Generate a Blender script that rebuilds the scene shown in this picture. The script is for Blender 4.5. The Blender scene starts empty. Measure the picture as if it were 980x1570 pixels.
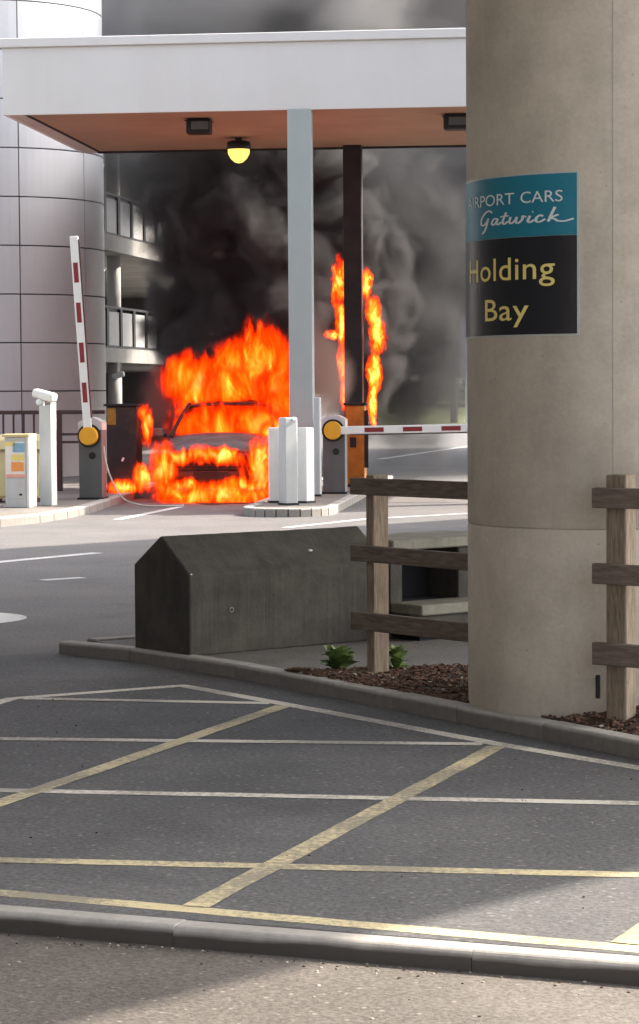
import bpy, bmesh, math, random
from mathutils import Vector, Matrix, noise
R = math.radians
random.seed(7)
scene = bpy.context.scene
COL = scene.collection

# ------------------------------------------------------------------ camera
cam_data = bpy.data.cameras.new('camera')
cam = bpy.data.objects.new('camera', cam_data); COL.objects.link(cam)
cam_data.sensor_fit = 'HORIZONTAL'; cam_data.sensor_width = 36.0
cam_data.lens = 36.0 * 3657 / 980
cam_data.clip_start = 0.1; cam_data.clip_end = 3000
pitch, roll = math.atan(185 / 3657), R(0.40)
fwd = Vector((0, math.cos(pitch), -math.sin(pitch)))
up0 = Vector((1, 0, 0)).cross(fwd)
rt = Vector((1, 0, 0)) * math.cos(roll) - up0 * math.sin(roll)
up = up0 * math.cos(roll) + Vector((1, 0, 0)) * math.sin(roll)
cam.matrix_world = Matrix(((rt.x, up.x, -fwd.x, 0), (rt.y, up.y, -fwd.y, 0), (rt.z, up.z, -fwd.z, 1.6), (0, 0, 0, 1)))
scene.camera = cam

# ------------------------------------------------------------------ sky, sun, exposure
SUN_AZ, SUN_EL = R(20), R(37)         # azimuth from +X, towards +Y
sv = Vector((math.cos(SUN_EL) * math.cos(SUN_AZ), math.cos(SUN_EL) * math.sin(SUN_AZ), math.sin(SUN_EL)))
world = bpy.data.worlds.new('World'); scene.world = world; world.use_nodes = True
wn = world.node_tree
sky = wn.nodes.new('ShaderNodeTexSky'); sky.sky_type = 'NISHITA'; sky.sun_disc = False
sky.sun_elevation = SUN_EL; sky.sun_rotation = math.pi / 2 - SUN_AZ
sky.air_density = 0.7; sky.dust_density = 4.0; sky.ozone_density = 1.0
hs_ = wn.nodes.new('ShaderNodeHueSaturation'); hs_.inputs['Saturation'].default_value = 0.45   # hazy white sky
wn.links.new(sky.outputs[0], hs_.inputs['Color']); wn.links.new(hs_.outputs[0], wn.nodes['Background'].inputs[0])
wn.nodes['Background'].inputs[1].default_value = 0.15
sun_data = bpy.data.lights.new('sun', 'SUN'); sun_data.energy = 2.9; sun_data.angle = R(0.6); sun_data.color = (1, 0.89, 0.76)
sun = bpy.data.objects.new('sun', sun_data); COL.objects.link(sun)
sun.location = (20, 5, 30); sun.rotation_euler = sv.to_track_quat('Z', 'Y').to_euler()
scene.view_settings.view_transform = 'Standard'; scene.view_settings.look = 'None'
scene.view_settings.exposure = 2.0; scene.view_settings.gamma = 1.0
scene.render.engine = 'CYCLES'
cy = scene.cycles
cy.use_denoising = True
cy.max_bounces = 8; cy.diffuse_bounces = 3; cy.glossy_bounces = 3; cy.transparent_max_bounces = 16; cy.volume_bounces = 1
cy.volume_step_rate = 1.0; cy.volume_max_steps = 256
cy.sample_clamp_indirect = 6

# ------------------------------------------------------------------ materials
def nodes_of(m):
    m.use_nodes = True
    nt = m.node_tree; return nt, nt.nodes, nt.links
def ramp(nt, src, stops):
    r = nt.nodes.new('ShaderNodeValToRGB'); e = r.color_ramp.elements
    while len(e) < len(stops): e.new(0.5)
    for el, (p, c) in zip(e, stops):
        el.position = p; el.color = (*c, 1) if len(c) == 3 else c
    nt.links.new(src, r.inputs[0]); return r.outputs[0]
def tex(nt, kind, scale, coord='Object', stretch=None, **kw):
    tc = nt.nodes.new('ShaderNodeTexCoord'); src = tc.outputs[coord]
    if stretch:
        mp = nt.nodes.new('ShaderNodeMapping'); mp.inputs['Scale'].default_value = stretch
        nt.links.new(src, mp.inputs[0]); src = mp.outputs[0]
    t = nt.nodes.new(kind); nt.links.new(src, t.inputs['Vector'])
    t.inputs['Scale'].default_value = scale
    for k, v in kw.items(): t.inputs[k].default_value = v
    return t
def mixc(nt, fac, a, b, mode='MIX'):
    m = nt.nodes.new('ShaderNodeMix'); m.data_type = 'RGBA'; m.blend_type = mode
    for s, v in ((m.inputs[0], fac), (m.inputs[6], a), (m.inputs[7], b)):
        if hasattr(v, 'node'): nt.links.new(v, s)
        elif isinstance(v, (int, float)): s.default_value = v
        else: s.default_value = (*v, 1)
    return m.outputs[2]
def bump(nt, h, strength, dist):
    b = nt.nodes.new('ShaderNodeBump'); b.inputs['Strength'].default_value = strength; b.inputs['Distance'].default_value = dist
    nt.links.new(h, b.inputs['Height'])
    nt.links.new(b.outputs[0], nt.nodes['Principled BSDF'].inputs['Normal'])
def mul(c, k): return tuple(x * k for x in c)

def painted(name, col, rough=0.5, var=0.12, scale=6, metal=0.0, dirt=None, dirt_amt=0.35, bmp=0.15, streak=False, spec=0.4):
    m = bpy.data.materials.new(name); nt, ns, L = nodes_of(m); p = ns['Principled BSDF']
    t = tex(nt, 'ShaderNodeTexNoise', scale, Detail=5.0, Roughness=0.6)
    c = ramp(nt, t.outputs[0], [(0.3, mul(col, 1 - var)), (0.7, mul(col, 1 + var))])
    if dirt:
        t2 = tex(nt, 'ShaderNodeTexNoise', scale * 0.6, stretch=(1.6, 1.6, 0.25) if streak else None, Detail=8.0, Roughness=0.7)
        f = ramp(nt, t2.outputs[0], [(0.48, (0, 0, 0)), (0.75, (dirt_amt,) * 3)])
        c = mixc(nt, f, c, dirt)
    L.new(c, p.inputs['Base Color'])
    p.inputs['Roughness'].default_value = rough; p.inputs['Metallic'].default_value = metal
    p.inputs['Specular IOR Level'].default_value = spec
    t3 = tex(nt, 'ShaderNodeTexNoise', scale * 12, Detail=3.0); bump(nt, t3.outputs[0], bmp, 0.004)
    return m

def asphalt(name, dark, light, chip, chip_amt=0.14, grain=70, patch=None):
    m = bpy.data.materials.new(name); nt, ns, L = nodes_of(m); p = ns['Principled BSDF']
    big = tex(nt, 'ShaderNodeTexNoise', 0.9, Detail=6.0, Roughness=0.6)
    c = ramp(nt, big.outputs[0], [(0.32, dark), (0.68, light)])
    fine = tex(nt, 'ShaderNodeTexNoise', grain, Detail=3.0, Roughness=0.7)
    c = mixc(nt, 0.7, c, ramp(nt, fine.outputs[0], [(0.35, (0.3,) * 3), (0.65, (0.74,) * 3)]), 'OVERLAY')
    v = tex(nt, 'ShaderNodeTexVoronoi', grain * 0.55, Randomness=1.0)
    chipf = ramp(nt, v.outputs['Distance'], [(0.16, (chip_amt * 3,) * 3), (0.3, (0, 0, 0))])
    sel = ramp(nt, v.outputs['Color'], [(0.62, (0, 0, 0)), (0.72, (1, 1, 1))])
    c = mixc(nt, mixc(nt, 1.0, chipf, sel, 'MULTIPLY'), c, chip)
    st_ = tex(nt, 'ShaderNodeTexNoise', 1.7, Detail=7.0, Roughness=0.7, Distortion=0.8)      # oil and tyre stains
    c = mixc(nt, ramp(nt, st_.outputs[0], [(0.55, (0, 0, 0)), (0.72, (0.5,) * 3)]), c, mul(dark, 0.62))
    if patch:
        t2 = tex(nt, 'ShaderNodeTexNoise', 0.35, stretch=(0.5, 1.4, 1), Detail=5.0)
        c = mixc(nt, ramp(nt, t2.outputs[0], [(0.5, (0, 0, 0)), (0.66, (0.6,) * 3)]), c, patch)
    L.new(c, p.inputs['Base Color']); p.inputs['Roughness'].default_value = 0.85; p.inputs['Specular IOR Level'].default_value = 0.3
    bump(nt, fine.outputs[0], 0.5, 0.006)
    return m

def concrete(name, col, dark, scale=2.0, streak=0.4, bmp=0.25, stain=None):
    m = bpy.data.materials.new(name); nt, ns, L = nodes_of(m); p = ns['Principled BSDF']
    t = tex(nt, 'ShaderNodeTexNoise', scale, Detail=8.0, Roughness=0.65)
    c = ramp(nt, t.outputs[0], [(0.3, dark), (0.62, col)])
    t2 = tex(nt, 'ShaderNodeTexNoise', scale * 1.6, stretch=(3.0, 3.0, 0.22), Detail=6.0)
    c = mixc(nt, ramp(nt, t2.outputs[0], [(0.45, (0, 0, 0)), (0.75, (streak,) * 3)]), c, stain or mul(dark, 0.8))
    t3 = tex(nt, 'ShaderNodeTexNoise', 45, Detail=4.0, Roughness=0.7)
    c = mixc(nt, 0.35, c, ramp(nt, t3.outputs[0], [(0.3, (0.4,) * 3), (0.7, (0.62,) * 3)]), 'OVERLAY')
    v = tex(nt, 'ShaderNodeTexVoronoi', 9.0)
    pit = ramp(nt, v.outputs['Distance'], [(0.02, (0.55,) * 3), (0.06, (0, 0, 0))])
    c = mixc(nt, pit, c, mul(dark, 0.55))
    L.new(c, p.inputs['Base Color']); p.inputs['Roughness'].default_value = 0.88; p.inputs['Specular IOR Level'].default_value = 0.25
    bump(nt, t3.outputs[0], bmp, 0.006)
    return m

def timber(name, col, dark, st=(1, 9, 9)):
    m = bpy.data.materials.new(name); nt, ns, L = nodes_of(m); p = ns['Principled BSDF']
    t = tex(nt, 'ShaderNodeTexNoise', 3.0, Detail=6.0, Roughness=0.65)
    c = ramp(nt, t.outputs[0], [(0.3, dark), (0.68, col)])
    g = tex(nt, 'ShaderNodeTexNoise', 10, stretch=st, Detail=5.0, Distortion=0.6)
    c = mixc(nt, 0.6, c, ramp(nt, g.outputs[0], [(0.35, (0.3,) * 3), (0.65, (0.68,) * 3)]), 'OVERLAY')
    v = tex(nt, 'ShaderNodeTexVoronoi', 3.2, stretch=(1, 2.2, 2.2))
    c = mixc(nt, ramp(nt, v.outputs['Distance'], [(0.05, (0.8,) * 3), (0.12, (0, 0, 0))]), c, mul(dark, 0.35))
    L.new(c, p.inputs['Base Color']); p.inputs['Roughness'].default_value = 0.9; p.inputs['Specular IOR Level'].default_value = 0.2
    bump(nt, g.outputs[0], 0.4, 0.006)
    return m

def paint_line(name, col, under, wear=0.5):
    m = bpy.data.materials.new(name); nt, ns, L = nodes_of(m); p = ns['Principled BSDF']
    t = tex(nt, 'ShaderNodeTexNoise', 38, Detail=6.0, Roughness=0.75)
    t2 = tex(nt, 'ShaderNodeTexNoise', 1.6, Detail=4.0)
    s = nt.nodes.new('ShaderNodeMath'); s.operation = 'ADD'; L.new(t.outputs[0], s.inputs[0]); L.new(t2.outputs[0], s.inputs[1])
    f = ramp(nt, s.outputs[0], [(0.98 + 0.0, (0, 0, 0)), (1.0, (wear,) * 3)])
    h = nt.nodes.new('ShaderNodeMath'); h.operation = 'MULTIPLY'; h.inputs[1].default_value = 0.92; L.new(s.outputs[0], h.inputs[0])
    f = ramp(nt, h.outputs[0], [(0.82, (0.08,) * 3), (1.0, (wear,) * 3)])
    L.new(mixc(nt, f, col, under), p.inputs['Base Color']); p.inputs['Roughness'].default_value = 0.75
    bump(nt, t.outputs[0], 0.4, 0.004)
    return m

def emit(name, col, strength):
    m = bpy.data.materials.new(name); nt, ns, L = nodes_of(m); p = ns['Principled BSDF']
    p.inputs['Base Color'].default_value = (*mul(col, 0.6), 1)
    p.inputs['Emission Color'].default_value = (*col, 1); p.inputs['Emission Strength'].default_value = strength
    return m

M = {}
M['ground'] = asphalt('aggregate_apron', (0.108, 0.097, 0.087), (0.16, 0.145, 0.13), (0.36, 0.32, 0.28), 0.2, 60)
M['road'] = asphalt('road_asphalt', (0.126, 0.123, 0.123), (0.162, 0.157, 0.154), (0.36, 0.33, 0.3), 0.06, 40, patch=(0.172, 0.162, 0.154))
M['junction'] = asphalt('junction_asphalt', (0.086, 0.086, 0.088), (0.136, 0.135, 0.135), (0.33, 0.315, 0.3), 0.17, 48)
M['paving'] = asphalt('island_paving', (0.14, 0.135, 0.125), (0.19, 0.18, 0.165), (0.3, 0.28, 0.25), 0.06, 60)
M['plaza'] = asphalt('plaza_paving', (0.165, 0.15, 0.132), (0.225, 0.207, 0.185), (0.32, 0.295, 0.26), 0.06, 40)
M['yellow'] = paint_line('worn_yellow_paint', (0.72, 0.62, 0.36), (0.22, 0.2, 0.16), 0.85)
M['cream_line'] = paint_line('faded_cream_paint', (0.8, 0.75, 0.64), (0.26, 0.245, 0.215), 0.8)
M['white_line'] = paint_line('road_white_paint', (0.75, 0.74, 0.72), (0.3, 0.29, 0.28), 0.5)
M['kerb'] = concrete('kerb_concrete', (0.34, 0.32, 0.3), (0.2, 0.185, 0.17), 3.0, 0.35)
M['pillar'] = concrete('pillar_concrete', (0.6, 0.545, 0.455), (0.41, 0.375, 0.317), 2.2, 0.6, 0.2, stain=(0.58, 0.53, 0.445))
M['block'] = concrete('dark_block_concrete', (0.08, 0.073, 0.06), (0.042, 0.04, 0.036), 4.5, 0.2, 0.5, stain=(0.1, 0.09, 0.073))
M['slab'] = concrete('car_park_concrete', (0.42, 0.41, 0.39), (0.3, 0.29, 0.275), 1.2, 0.3)
M['stone'] = concrete('pale_shelf_concrete', (0.27, 0.255, 0.205), (0.17, 0.16, 0.125), 5.0, 0.3)
M['soil'] = concrete('mulch_soil', (0.085, 0.055, 0.04), (0.04, 0.027, 0.02), 8.0, 0.1, 0.8)
M['timber'] = timber('weathered_timber', (0.21, 0.172, 0.142), (0.13, 0.104, 0.085))
M['timber_post'] = timber('weathered_post', (0.31, 0.25, 0.187), (0.2, 0.158, 0.117), (9, 9, 1))
M['fascia'] = painted('white_fascia', (0.69, 0.687, 0.675), 0.45, 0.03, 0.8, dirt=(0.55, 0.5, 0.47), dirt_amt=0.25, streak=True)
M['soffit'] = painted('soffit_board', (0.35, 0.25, 0.165), 0.7, 0.1, 0.8, dirt=(0.19, 0.135, 0.095), dirt_amt=0.4)
M['trim'] = painted('canopy_trim', (0.5, 0.46, 0.43), 0.6, 0.08, 2)
M['column'] = painted('grey_green_column', (0.38, 0.435, 0.44), 0.5, 0.04, 2, dirt=(0.33, 0.34, 0.33), dirt_amt=0.3, streak=True)
M['soot'] = painted('sooty_steel', (0.022, 0.02, 0.022), 0.8, 0.4, 3)
M['panel'] = painted('cladding_panel', (0.52, 0.535, 0.55), 0.55, 0.05, 0.7, dirt=(0.4, 0.405, 0.41), dirt_amt=0.3, streak=True)
M['seam'] = painted('seam_backing', (0.06, 0.06, 0.06), 0.8)
M['white'] = painted('white_steel', (0.78, 0.78, 0.76), 0.45, 0.04, 3, dirt=(0.45, 0.42, 0.38), dirt_amt=0.25, streak=True)
M['palegrey'] = painted('pale_grey_steel', (0.5, 0.53, 0.54), 0.5, 0.05, 3, dirt=(0.35, 0.33, 0.3), dirt_amt=0.3, streak=True)
M['darkgrey'] = painted('dark_grey_cabinet', (0.10, 0.105, 0.11), 0.5, 0.08, 4, dirt=(0.17, 0.16, 0.15), dirt_amt=0.3, streak=True)
M['capgrey'] = painted('pale_cabinet_cap', (0.55, 0.52, 0.52), 0.5, 0.08, 4)
M['hub'] = painted('orange_yellow_hub', (0.75, 0.36, 0.02), 0.4, 0.06, 6)
M['red'] = painted('barrier_red', (0.22, 0.02, 0.025), 0.5, 0.1, 6)
M['black'] = painted('black_plastic', (0.012, 0.012, 0.014), 0.5, 0.2, 6)
M['void'] = painted('opening_shade_black', (0.012, 0.011, 0.013), 0.8, 0.2, 6)  # near-black that paints in the shade inside the shelf unit's opening
M['burnt_orange'] = painted('scorched_orange_cabinet', (0.42, 0.15, 0.015), 0.6, 0.3, 4, dirt=(0.04, 0.02, 0.01), dirt_amt=0.9)
M['scorch'] = painted('scorched_black_cabinet', (0.02, 0.016, 0.018), 0.6, 0.4, 3, dirt=(0.22, 0.12, 0.02), dirt_amt=0.35)
M['cream'] = painted('cream_bin', (0.6, 0.52, 0.28), 0.55, 0.06, 4, dirt=(0.35, 0.28, 0.15), dirt_amt=0.4, streak=True)
M['rail'] = painted('brown_rail', (0.06, 0.035, 0.033), 0.55, 0.15, 5)
M['railblack'] = painted('black_rail', (0.015, 0.015, 0.015), 0.6, 0.2, 5)
M['infill'] = painted('frosted_infill', (0.42, 0.42, 0.42), 0.6, 0.06, 2, dirt=(0.25, 0.25, 0.25), dirt_amt=0.4)
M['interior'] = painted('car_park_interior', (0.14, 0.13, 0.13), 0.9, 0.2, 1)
M['whitecol'] = painted('white_round_column', (0.6, 0.59, 0.58), 0.7, 0.06, 2)
M['blue'] = painted('sign_blue', (0.012, 0.19, 0.28), 0.35, 0.04, 4, dirt=(0.03, 0.16, 0.22), dirt_amt=0.3)
M['signblack'] = painted('sign_black', (0.008, 0.008, 0.013), 0.3, 0.1, 4)
M['signedge'] = painted('sign_edge', (0.5, 0.52, 0.5), 0.4, 0.05, 4)
M['lwhite'] = painted('letter_white', (0.72, 0.78, 0.8), 0.5, 0.03, 8)
M['lyellow'] = painted('letter_yellow', (0.88, 0.73, 0.24), 0.5, 0.06, 8)
M['carpaint'] = painted('scorched_silver_paint', (0.15, 0.155, 0.155), 0.75, 0.2, 5, dirt=(0.02, 0.018, 0.018), dirt_amt=0.95, bmp=0.3)
M['carburnt'] = painted('burnt_body_paint', (0.05, 0.035, 0.03), 0.7, 0.5, 5, dirt=(0.2, 0.1, 0.05), dirt_amt=0.5)
M['tyre'] = painted('tyre_rubber', (0.02, 0.02, 0.02), 0.85, 0.2, 8)
M['rim'] = painted('alloy_rim', (0.3, 0.3, 0.3), 0.4, 0.2, 8, metal=0.6)
M['lens'] = painted('headlamp_lens', (0.25, 0.22, 0.2), 0.15, 0.3, 8)
M['plate'] = painted('number_plate', (0.6, 0.58, 0.5), 0.5, 0.1, 8)
M['cable'] = painted('pale_cable', (0.5, 0.45, 0.4), 0.7)
M['grass'] = asphalt('grass', (0.06, 0.085, 0.02), (0.14, 0.15, 0.05), (0.2, 0.19, 0.09), 0.1, 12)
M['leaf'] = painted('weed_leaf', (0.17, 0.25, 0.075), 0.6, 0.35, 9)
M['hedge'] = painted('hedge_leaf', (0.05, 0.1, 0.035), 0.6, 0.4, 6)
M['bark'] = painted('bark', (0.08, 0.06, 0.045), 0.9, 0.3, 6)
M['chip'] = painted('bark_chip', (0.13, 0.075, 0.05), 0.9, 0.5, 25)
M['chip_pale'] = painted('pale_debris', (0.4, 0.36, 0.3), 0.9, 0.3, 20)
M['deck'] = concrete('viaduct_concrete', (0.5, 0.47, 0.42), (0.4, 0.375, 0.335), 0.6, 0.3)
M['bldg'] = painted('distant_white_wall', (0.7, 0.7, 0.7), 0.7, 0.05, 0.5)
M['glass'] = painted('distant_window', (0.05, 0.06, 0.07), 0.15, 0.2, 2)
M['lamp_glow'] = emit('lit_lamp_bowl', (1.0, 0.72, 0.16), 0.36)
M['tube'] = emit('fluorescent_tube', (1.0, 0.97, 0.92), 2.0)
M['poster_y'] = painted('poster_yellow', (0.75, 0.62, 0.2), 0.5, 0.1, 9)
M['poster_o'] = painted('poster_orange', (0.75, 0.3, 0.08), 0.5, 0.1, 9)
M['poster_b'] = painted('poster_blue', (0.2, 0.36, 0.5), 0.5, 0.15, 9)
M['poster_w'] = painted('poster_white', (0.75, 0.73, 0.68), 0.5, 0.06, 9)
M['poster_p'] = painted('poster_pink', (0.75, 0.35, 0.3), 0.5, 0.1, 9)

# ------------------------------------------------------------------ mesh helpers
def link(o, parent=None):
    COL.objects.link(o)
    if parent is not None: o.parent = parent
    return o
def obj(name, bm, mat, parent=None, smooth=False):
    me = bpy.data.meshes.new(name)
    bmesh.ops.recalc_face_normals(bm, faces=bm.faces[:])
    bm.to_mesh(me); bm.free()
    if smooth:
        for p in me.polygons: p.use_smooth = True
    me.materials.append(M[mat] if isinstance(mat, str) else mat)
    return link(bpy.data.objects.new(name, me), parent)
def share(name, src, parent, loc=(0, 0, 0), rz=0.0):
    o = bpy.data.objects.new(name, src.data); o.location = loc; o.rotation_euler = (0, 0, rz)
    return link(o, parent)
def tag(o, label=None, cat=None, group=None, kind=None):
    for k, v in (('label', label), ('category', cat), ('group', group), ('kind', kind)):
        if v: o[k] = v
    return o
def thing(name, label, cat, loc=(0, 0, 0), rz=0.0, group=None, kind=None):
    o = bpy.data.objects.new(name, None); o.location = loc; o.rotation_euler = (0, 0, rz); o.empty_display_size = 0.2
    link(o); return tag(o, label, cat, group, kind)
def NB(): return bmesh.new()
def bx(bm, c, s, rz=0.0, bev=0.0, seg=1, rot=None):
    rm = rot if rot is not None else Matrix.Rotation(rz, 4, 'Z')
    r = bmesh.ops.create_cube(bm, size=1.0, matrix=Matrix.Translation(c) @ rm @ Matrix.Diagonal((*s, 1)))
    if bev:
        es = set()
        for v in r['verts']: es.update(v.link_edges)
        bmesh.ops.bevel(bm, geom=list(es), offset=bev, segments=seg, affect='EDGES', profile=0.5)
    return bm
def rng(bm, x0, x1, y0, y1, z0, z1, bev=0.0, seg=1):
    return bx(bm, ((x0 + x1) / 2, (y0 + y1) / 2, (z0 + z1) / 2), (x1 - x0, y1 - y0, z1 - z0), bev=bev, seg=seg)
def tube(bm, p0, p1, r0, r1=None, n=12):
    p0, p1 = Vector(p0), Vector(p1); d = p1 - p0
    q = d.to_track_quat('Z', 'Y').to_matrix().to_4x4()
    bmesh.ops.create_cone(bm, cap_ends=True, segments=n, radius1=r0, radius2=r0 if r1 is None else r1, depth=d.length,
                          matrix=Matrix.Translation((p0 + p1) / 2) @ q)
    return bm
def prism(bm, poly, z0, z1):
    lo = [bm.verts.new((x, y, z0)) for x, y in poly]; hi = [bm.verts.new((x, y, z1)) for x, y in poly]
    n = len(poly); bm.faces.new(hi); bm.faces.new(lo[::-1])
    for i in range(n): bm.faces.new((lo[i], lo[(i + 1) % n], hi[(i + 1) % n], hi[i]))
    return bm
def sheet(bm, poly, z):
    bm.faces.new([bm.verts.new((x, y, z)) for x, y in poly]); return bm
def path_tube(bm, pts, r, n=8):
    rings = []
    for i, p in enumerate(pts):
        p = Vector(p); a = Vector(pts[max(0, i - 1)]); b = Vector(pts[min(len(pts) - 1, i + 1)])
        q = (b - a).to_track_quat('Z', 'Y')
        rings.append([bm.verts.new(p + q @ Vector((r * math.cos(2 * math.pi * k / n), r * math.sin(2 * math.pi * k / n), 0))) for k in range(n)])
    for a, b in zip(rings, rings[1:]):
        for k in range(n): bm.faces.new((a[k], a[(k + 1) % n], b[(k + 1) % n], b[k]))
    bm.faces.new(rings[0][::-1]); bm.faces.new(rings[-1]); return bm
def lathe(bm, prof, n=32, c=(0, 0)):
    rings = [[bm.verts.new((c[0] + r * math.cos(2 * math.pi * k / n), c[1] + r * math.sin(2 * math.pi * k / n), z)) for k in range(n)] for r, z in prof]
    for a, b in zip(rings, rings[1:]):
        for k in range(n): bm.faces.new((a[k], a[(k + 1) % n], b[(k + 1) % n], b[k]))
    bm.faces.new(rings[0][::-1]); bm.faces.new(rings[-1]); return bm
def catmull(pts, n=6):
    P = [Vector(p) for p in pts]; P = [2 * P[0] - P[1]] + P + [2 * P[-1] - P[-2]]; out = []
    for i in range(1, len(P) - 2):
        for k in range(n):
            t = k / n
            out.append(0.5 * ((2 * P[i]) + (P[i + 1] - P[i - 1]) * t + (2 * P[i - 1] - 5 * P[i] + 4 * P[i + 1] - P[i + 2]) * t * t + (3 * P[i] - P[i - 1] - 3 * P[i + 1] + P[i + 2]) * t ** 3))
    out.append(P[-2]); return out

# ------------------------------------------------------------------ ground, road, markings
g = obj('ground', sheet(NB(), [(-900, -300), (900, -300), (900, 1500), (-900, 1500)], -0.055), 'ground'); tag(g, kind='structure')
K0, KD = Vector((-0.992, 7.261)), Vector((0.934, -0.358)).normalized()
KN = Vector((-KD.y, KD.x))           # into the junction
def kp(t, o=0.0):
    v = K0 + KD * t + KN * o; return (v.x, v.y)
rd = obj('road', prism(NB(), [kp(-60, .1), kp(60, .1), (150, 200), (-150, 200)], -0.2, 0.0), 'road'); tag(rd, kind='structure')
jx = obj('junction', sheet(NB(), [kp(-7, .12), kp(9, .12), (9, 20.2), (6.8, 20.0), (-8.0, 10.7)], 0.002), 'junction'); tag(jx, kind='structure')
def strip(name, pts, w, z, mat, parent):
    bm = NB(); P0 = [Vector(p) for p in pts]; P = []
    for a, b in zip(P0, P0[1:]):
        n = max(1, int((b - a).length / .06)); P += [a.lerp(b, k / n) for k in range(n)]
    P.append(P0[-1]); Lf, Rt = [], []
    for i, p in enumerate(P):
        a = P[max(0, i - 1)]; b = P[min(len(P) - 1, i + 1)]; d = (b - a).normalized(); n = Vector((-d.y, d.x))
        e1, e2 = [w / 2 * (1 + .10 * noise.noise(Vector((p.x * 9, p.y * 9, q))) + .07 * noise.noise(Vector((p.x * 2, p.y * 2, q + 5)))) for q in (z * 900, z * 900 + 31)]
        Lf.append(bm.verts.new((p.x + n.x * e1, p.y + n.y * e1, z))); Rt.append(bm.verts.new((p.x - n.x * e2, p.y - n.y * e2, z)))
    for i in range(len(P) - 1): bm.faces.new((Rt[i], Rt[i + 1], Lf[i + 1], Lf[i]))
    return obj(name, bm, mat, parent)
def ext(a, b, t0, t1):
    a, b = Vector(a), Vector(b); d = (b - a).normalized(); return [tuple(a - d * t0), tuple(b + d * t1)]
yl = 'yellow_line'
strip(yl, ext((-1.033, 7.572), (0.904, 6.737), 4, 2.5), 0.085, 0.0030, 'yellow', jx)
strip(yl, [(-1.664, 12.306), (-1.617, 12.44), (-0.753, 12.94), (-0.191, 12.15), (0.803, 10.704), (1.343, 10.0), (1.9, 9.2), (2.6, 8.4)], 0.085, 0.0033, 'cream_line', jx)
strip(yl, [(-1.664, 12.306), (-2.4, 9.9), (-3.2, 8.55)], 0.085, 0.0036, 'cream_line', jx)
strip(yl, ext((-1.104, 8.106), (1.043, 7.778), 1.6, 1.4), 0.088, 0.0039, 'yellow', jx)
strip(yl, ext((-1.296, 9.543), (1.226, 9.137), 1.2, 0.6), 0.088, 0.0042, 'cream_line', jx)
strip(yl, ext((-1.487, 10.975), (0.729, 10.708), 0.7, 0.0), 0.088, 0.0045, 'cream_line', jx)
strip(yl, [(-1.55, 12.43), (-0.26, 12.17)], 0.088, 0.0048, 'cream_line', jx)
strip(yl, ext((-1.255, 9.237), (-0.190, 12.06), 1.0, 0.0), 0.088, 0.0051, 'yellow', jx)
strip(yl, [(-0.394, 7.338), (0.790, 10.63)], 0.088, 0.0054, 'yellow', jx)
strip(yl, [(0.872, 6.80), (1.95, 9.1)], 0.088, 0.0057, 'yellow', jx)
strip('white_line', ext((-3.039, 22.605), (-2.22, 23.802), 3, 0.0), 0.16, 0.004, 'white_line', rd)
strip('white_line', [(-2.376, 20.357), (-2.05, 20.613)], 0.13, 0.004, 'white_line', rd)
strip('white_line', [(-2.55, 30.027), (-1.938, 33.3)], 0.13, 0.004, 'white_line', rd)
strip('white_line', [(1.45, 56.0), (4.122, 67.695), (8, 82)], 0.2, 0.004, 'white_line', rd)
strip('white_line', [(-0.4, 28.0), (0.6, 29.8), (2.6, 31.5)], 0.12, 0.004, 'white_line', rd)
bm = NB(); c = [(-2.67 + 0.58 * math.cos(a * math.pi / 20), 16.9 + 0.54 * math.sin(a * math.pi / 20)) for a in range(40)]
obj('white_disc_marking', sheet(bm, c, 0.004), 'white_line', rd)

def kerb_mat(name, ztop, hide=0.8):
    m = concrete(name, (0.46, 0.44, 0.41), (0.33, 0.315, 0.29), 3.0, 0.3); nt, ns, L = m.node_tree, m.node_tree.nodes, m.node_tree.links
    p = ns['Principled BSDF']; src = p.inputs['Base Color'].links[0].from_socket
    tc = ns.new('ShaderNodeTexCoord'); sp = ns.new('ShaderNodeSeparateXYZ'); L.new(tc.outputs['Object'], sp.inputs[0])
    n = tex(nt, 'ShaderNodeTexNoise', 7, stretch=(.5, 1, 2), Detail=5.0)
    a = ns.new('ShaderNodeMath'); a.operation = 'MULTIPLY_ADD'; L.new(n.outputs[0], a.inputs[0]); a.inputs[1].default_value = .03; L.new(sp.outputs[2], a.inputs[2])
    f = ns.new('ShaderNodeMapRange'); f.inputs['From Min'].default_value = ztop - .012; f.inputs['From Max'].default_value = ztop + .006; f.inputs['To Min'].default_value = hide; f.inputs['To Max'].default_value = 0
    L.new(a.outputs[0], f.inputs['Value'])
    L.new(mixc(nt, f.outputs[0], src, (0.05, 0.042, 0.036)), p.inputs['Base Color'])   # tyre black, with the shade of the kerb face painted in
    return m
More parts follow.
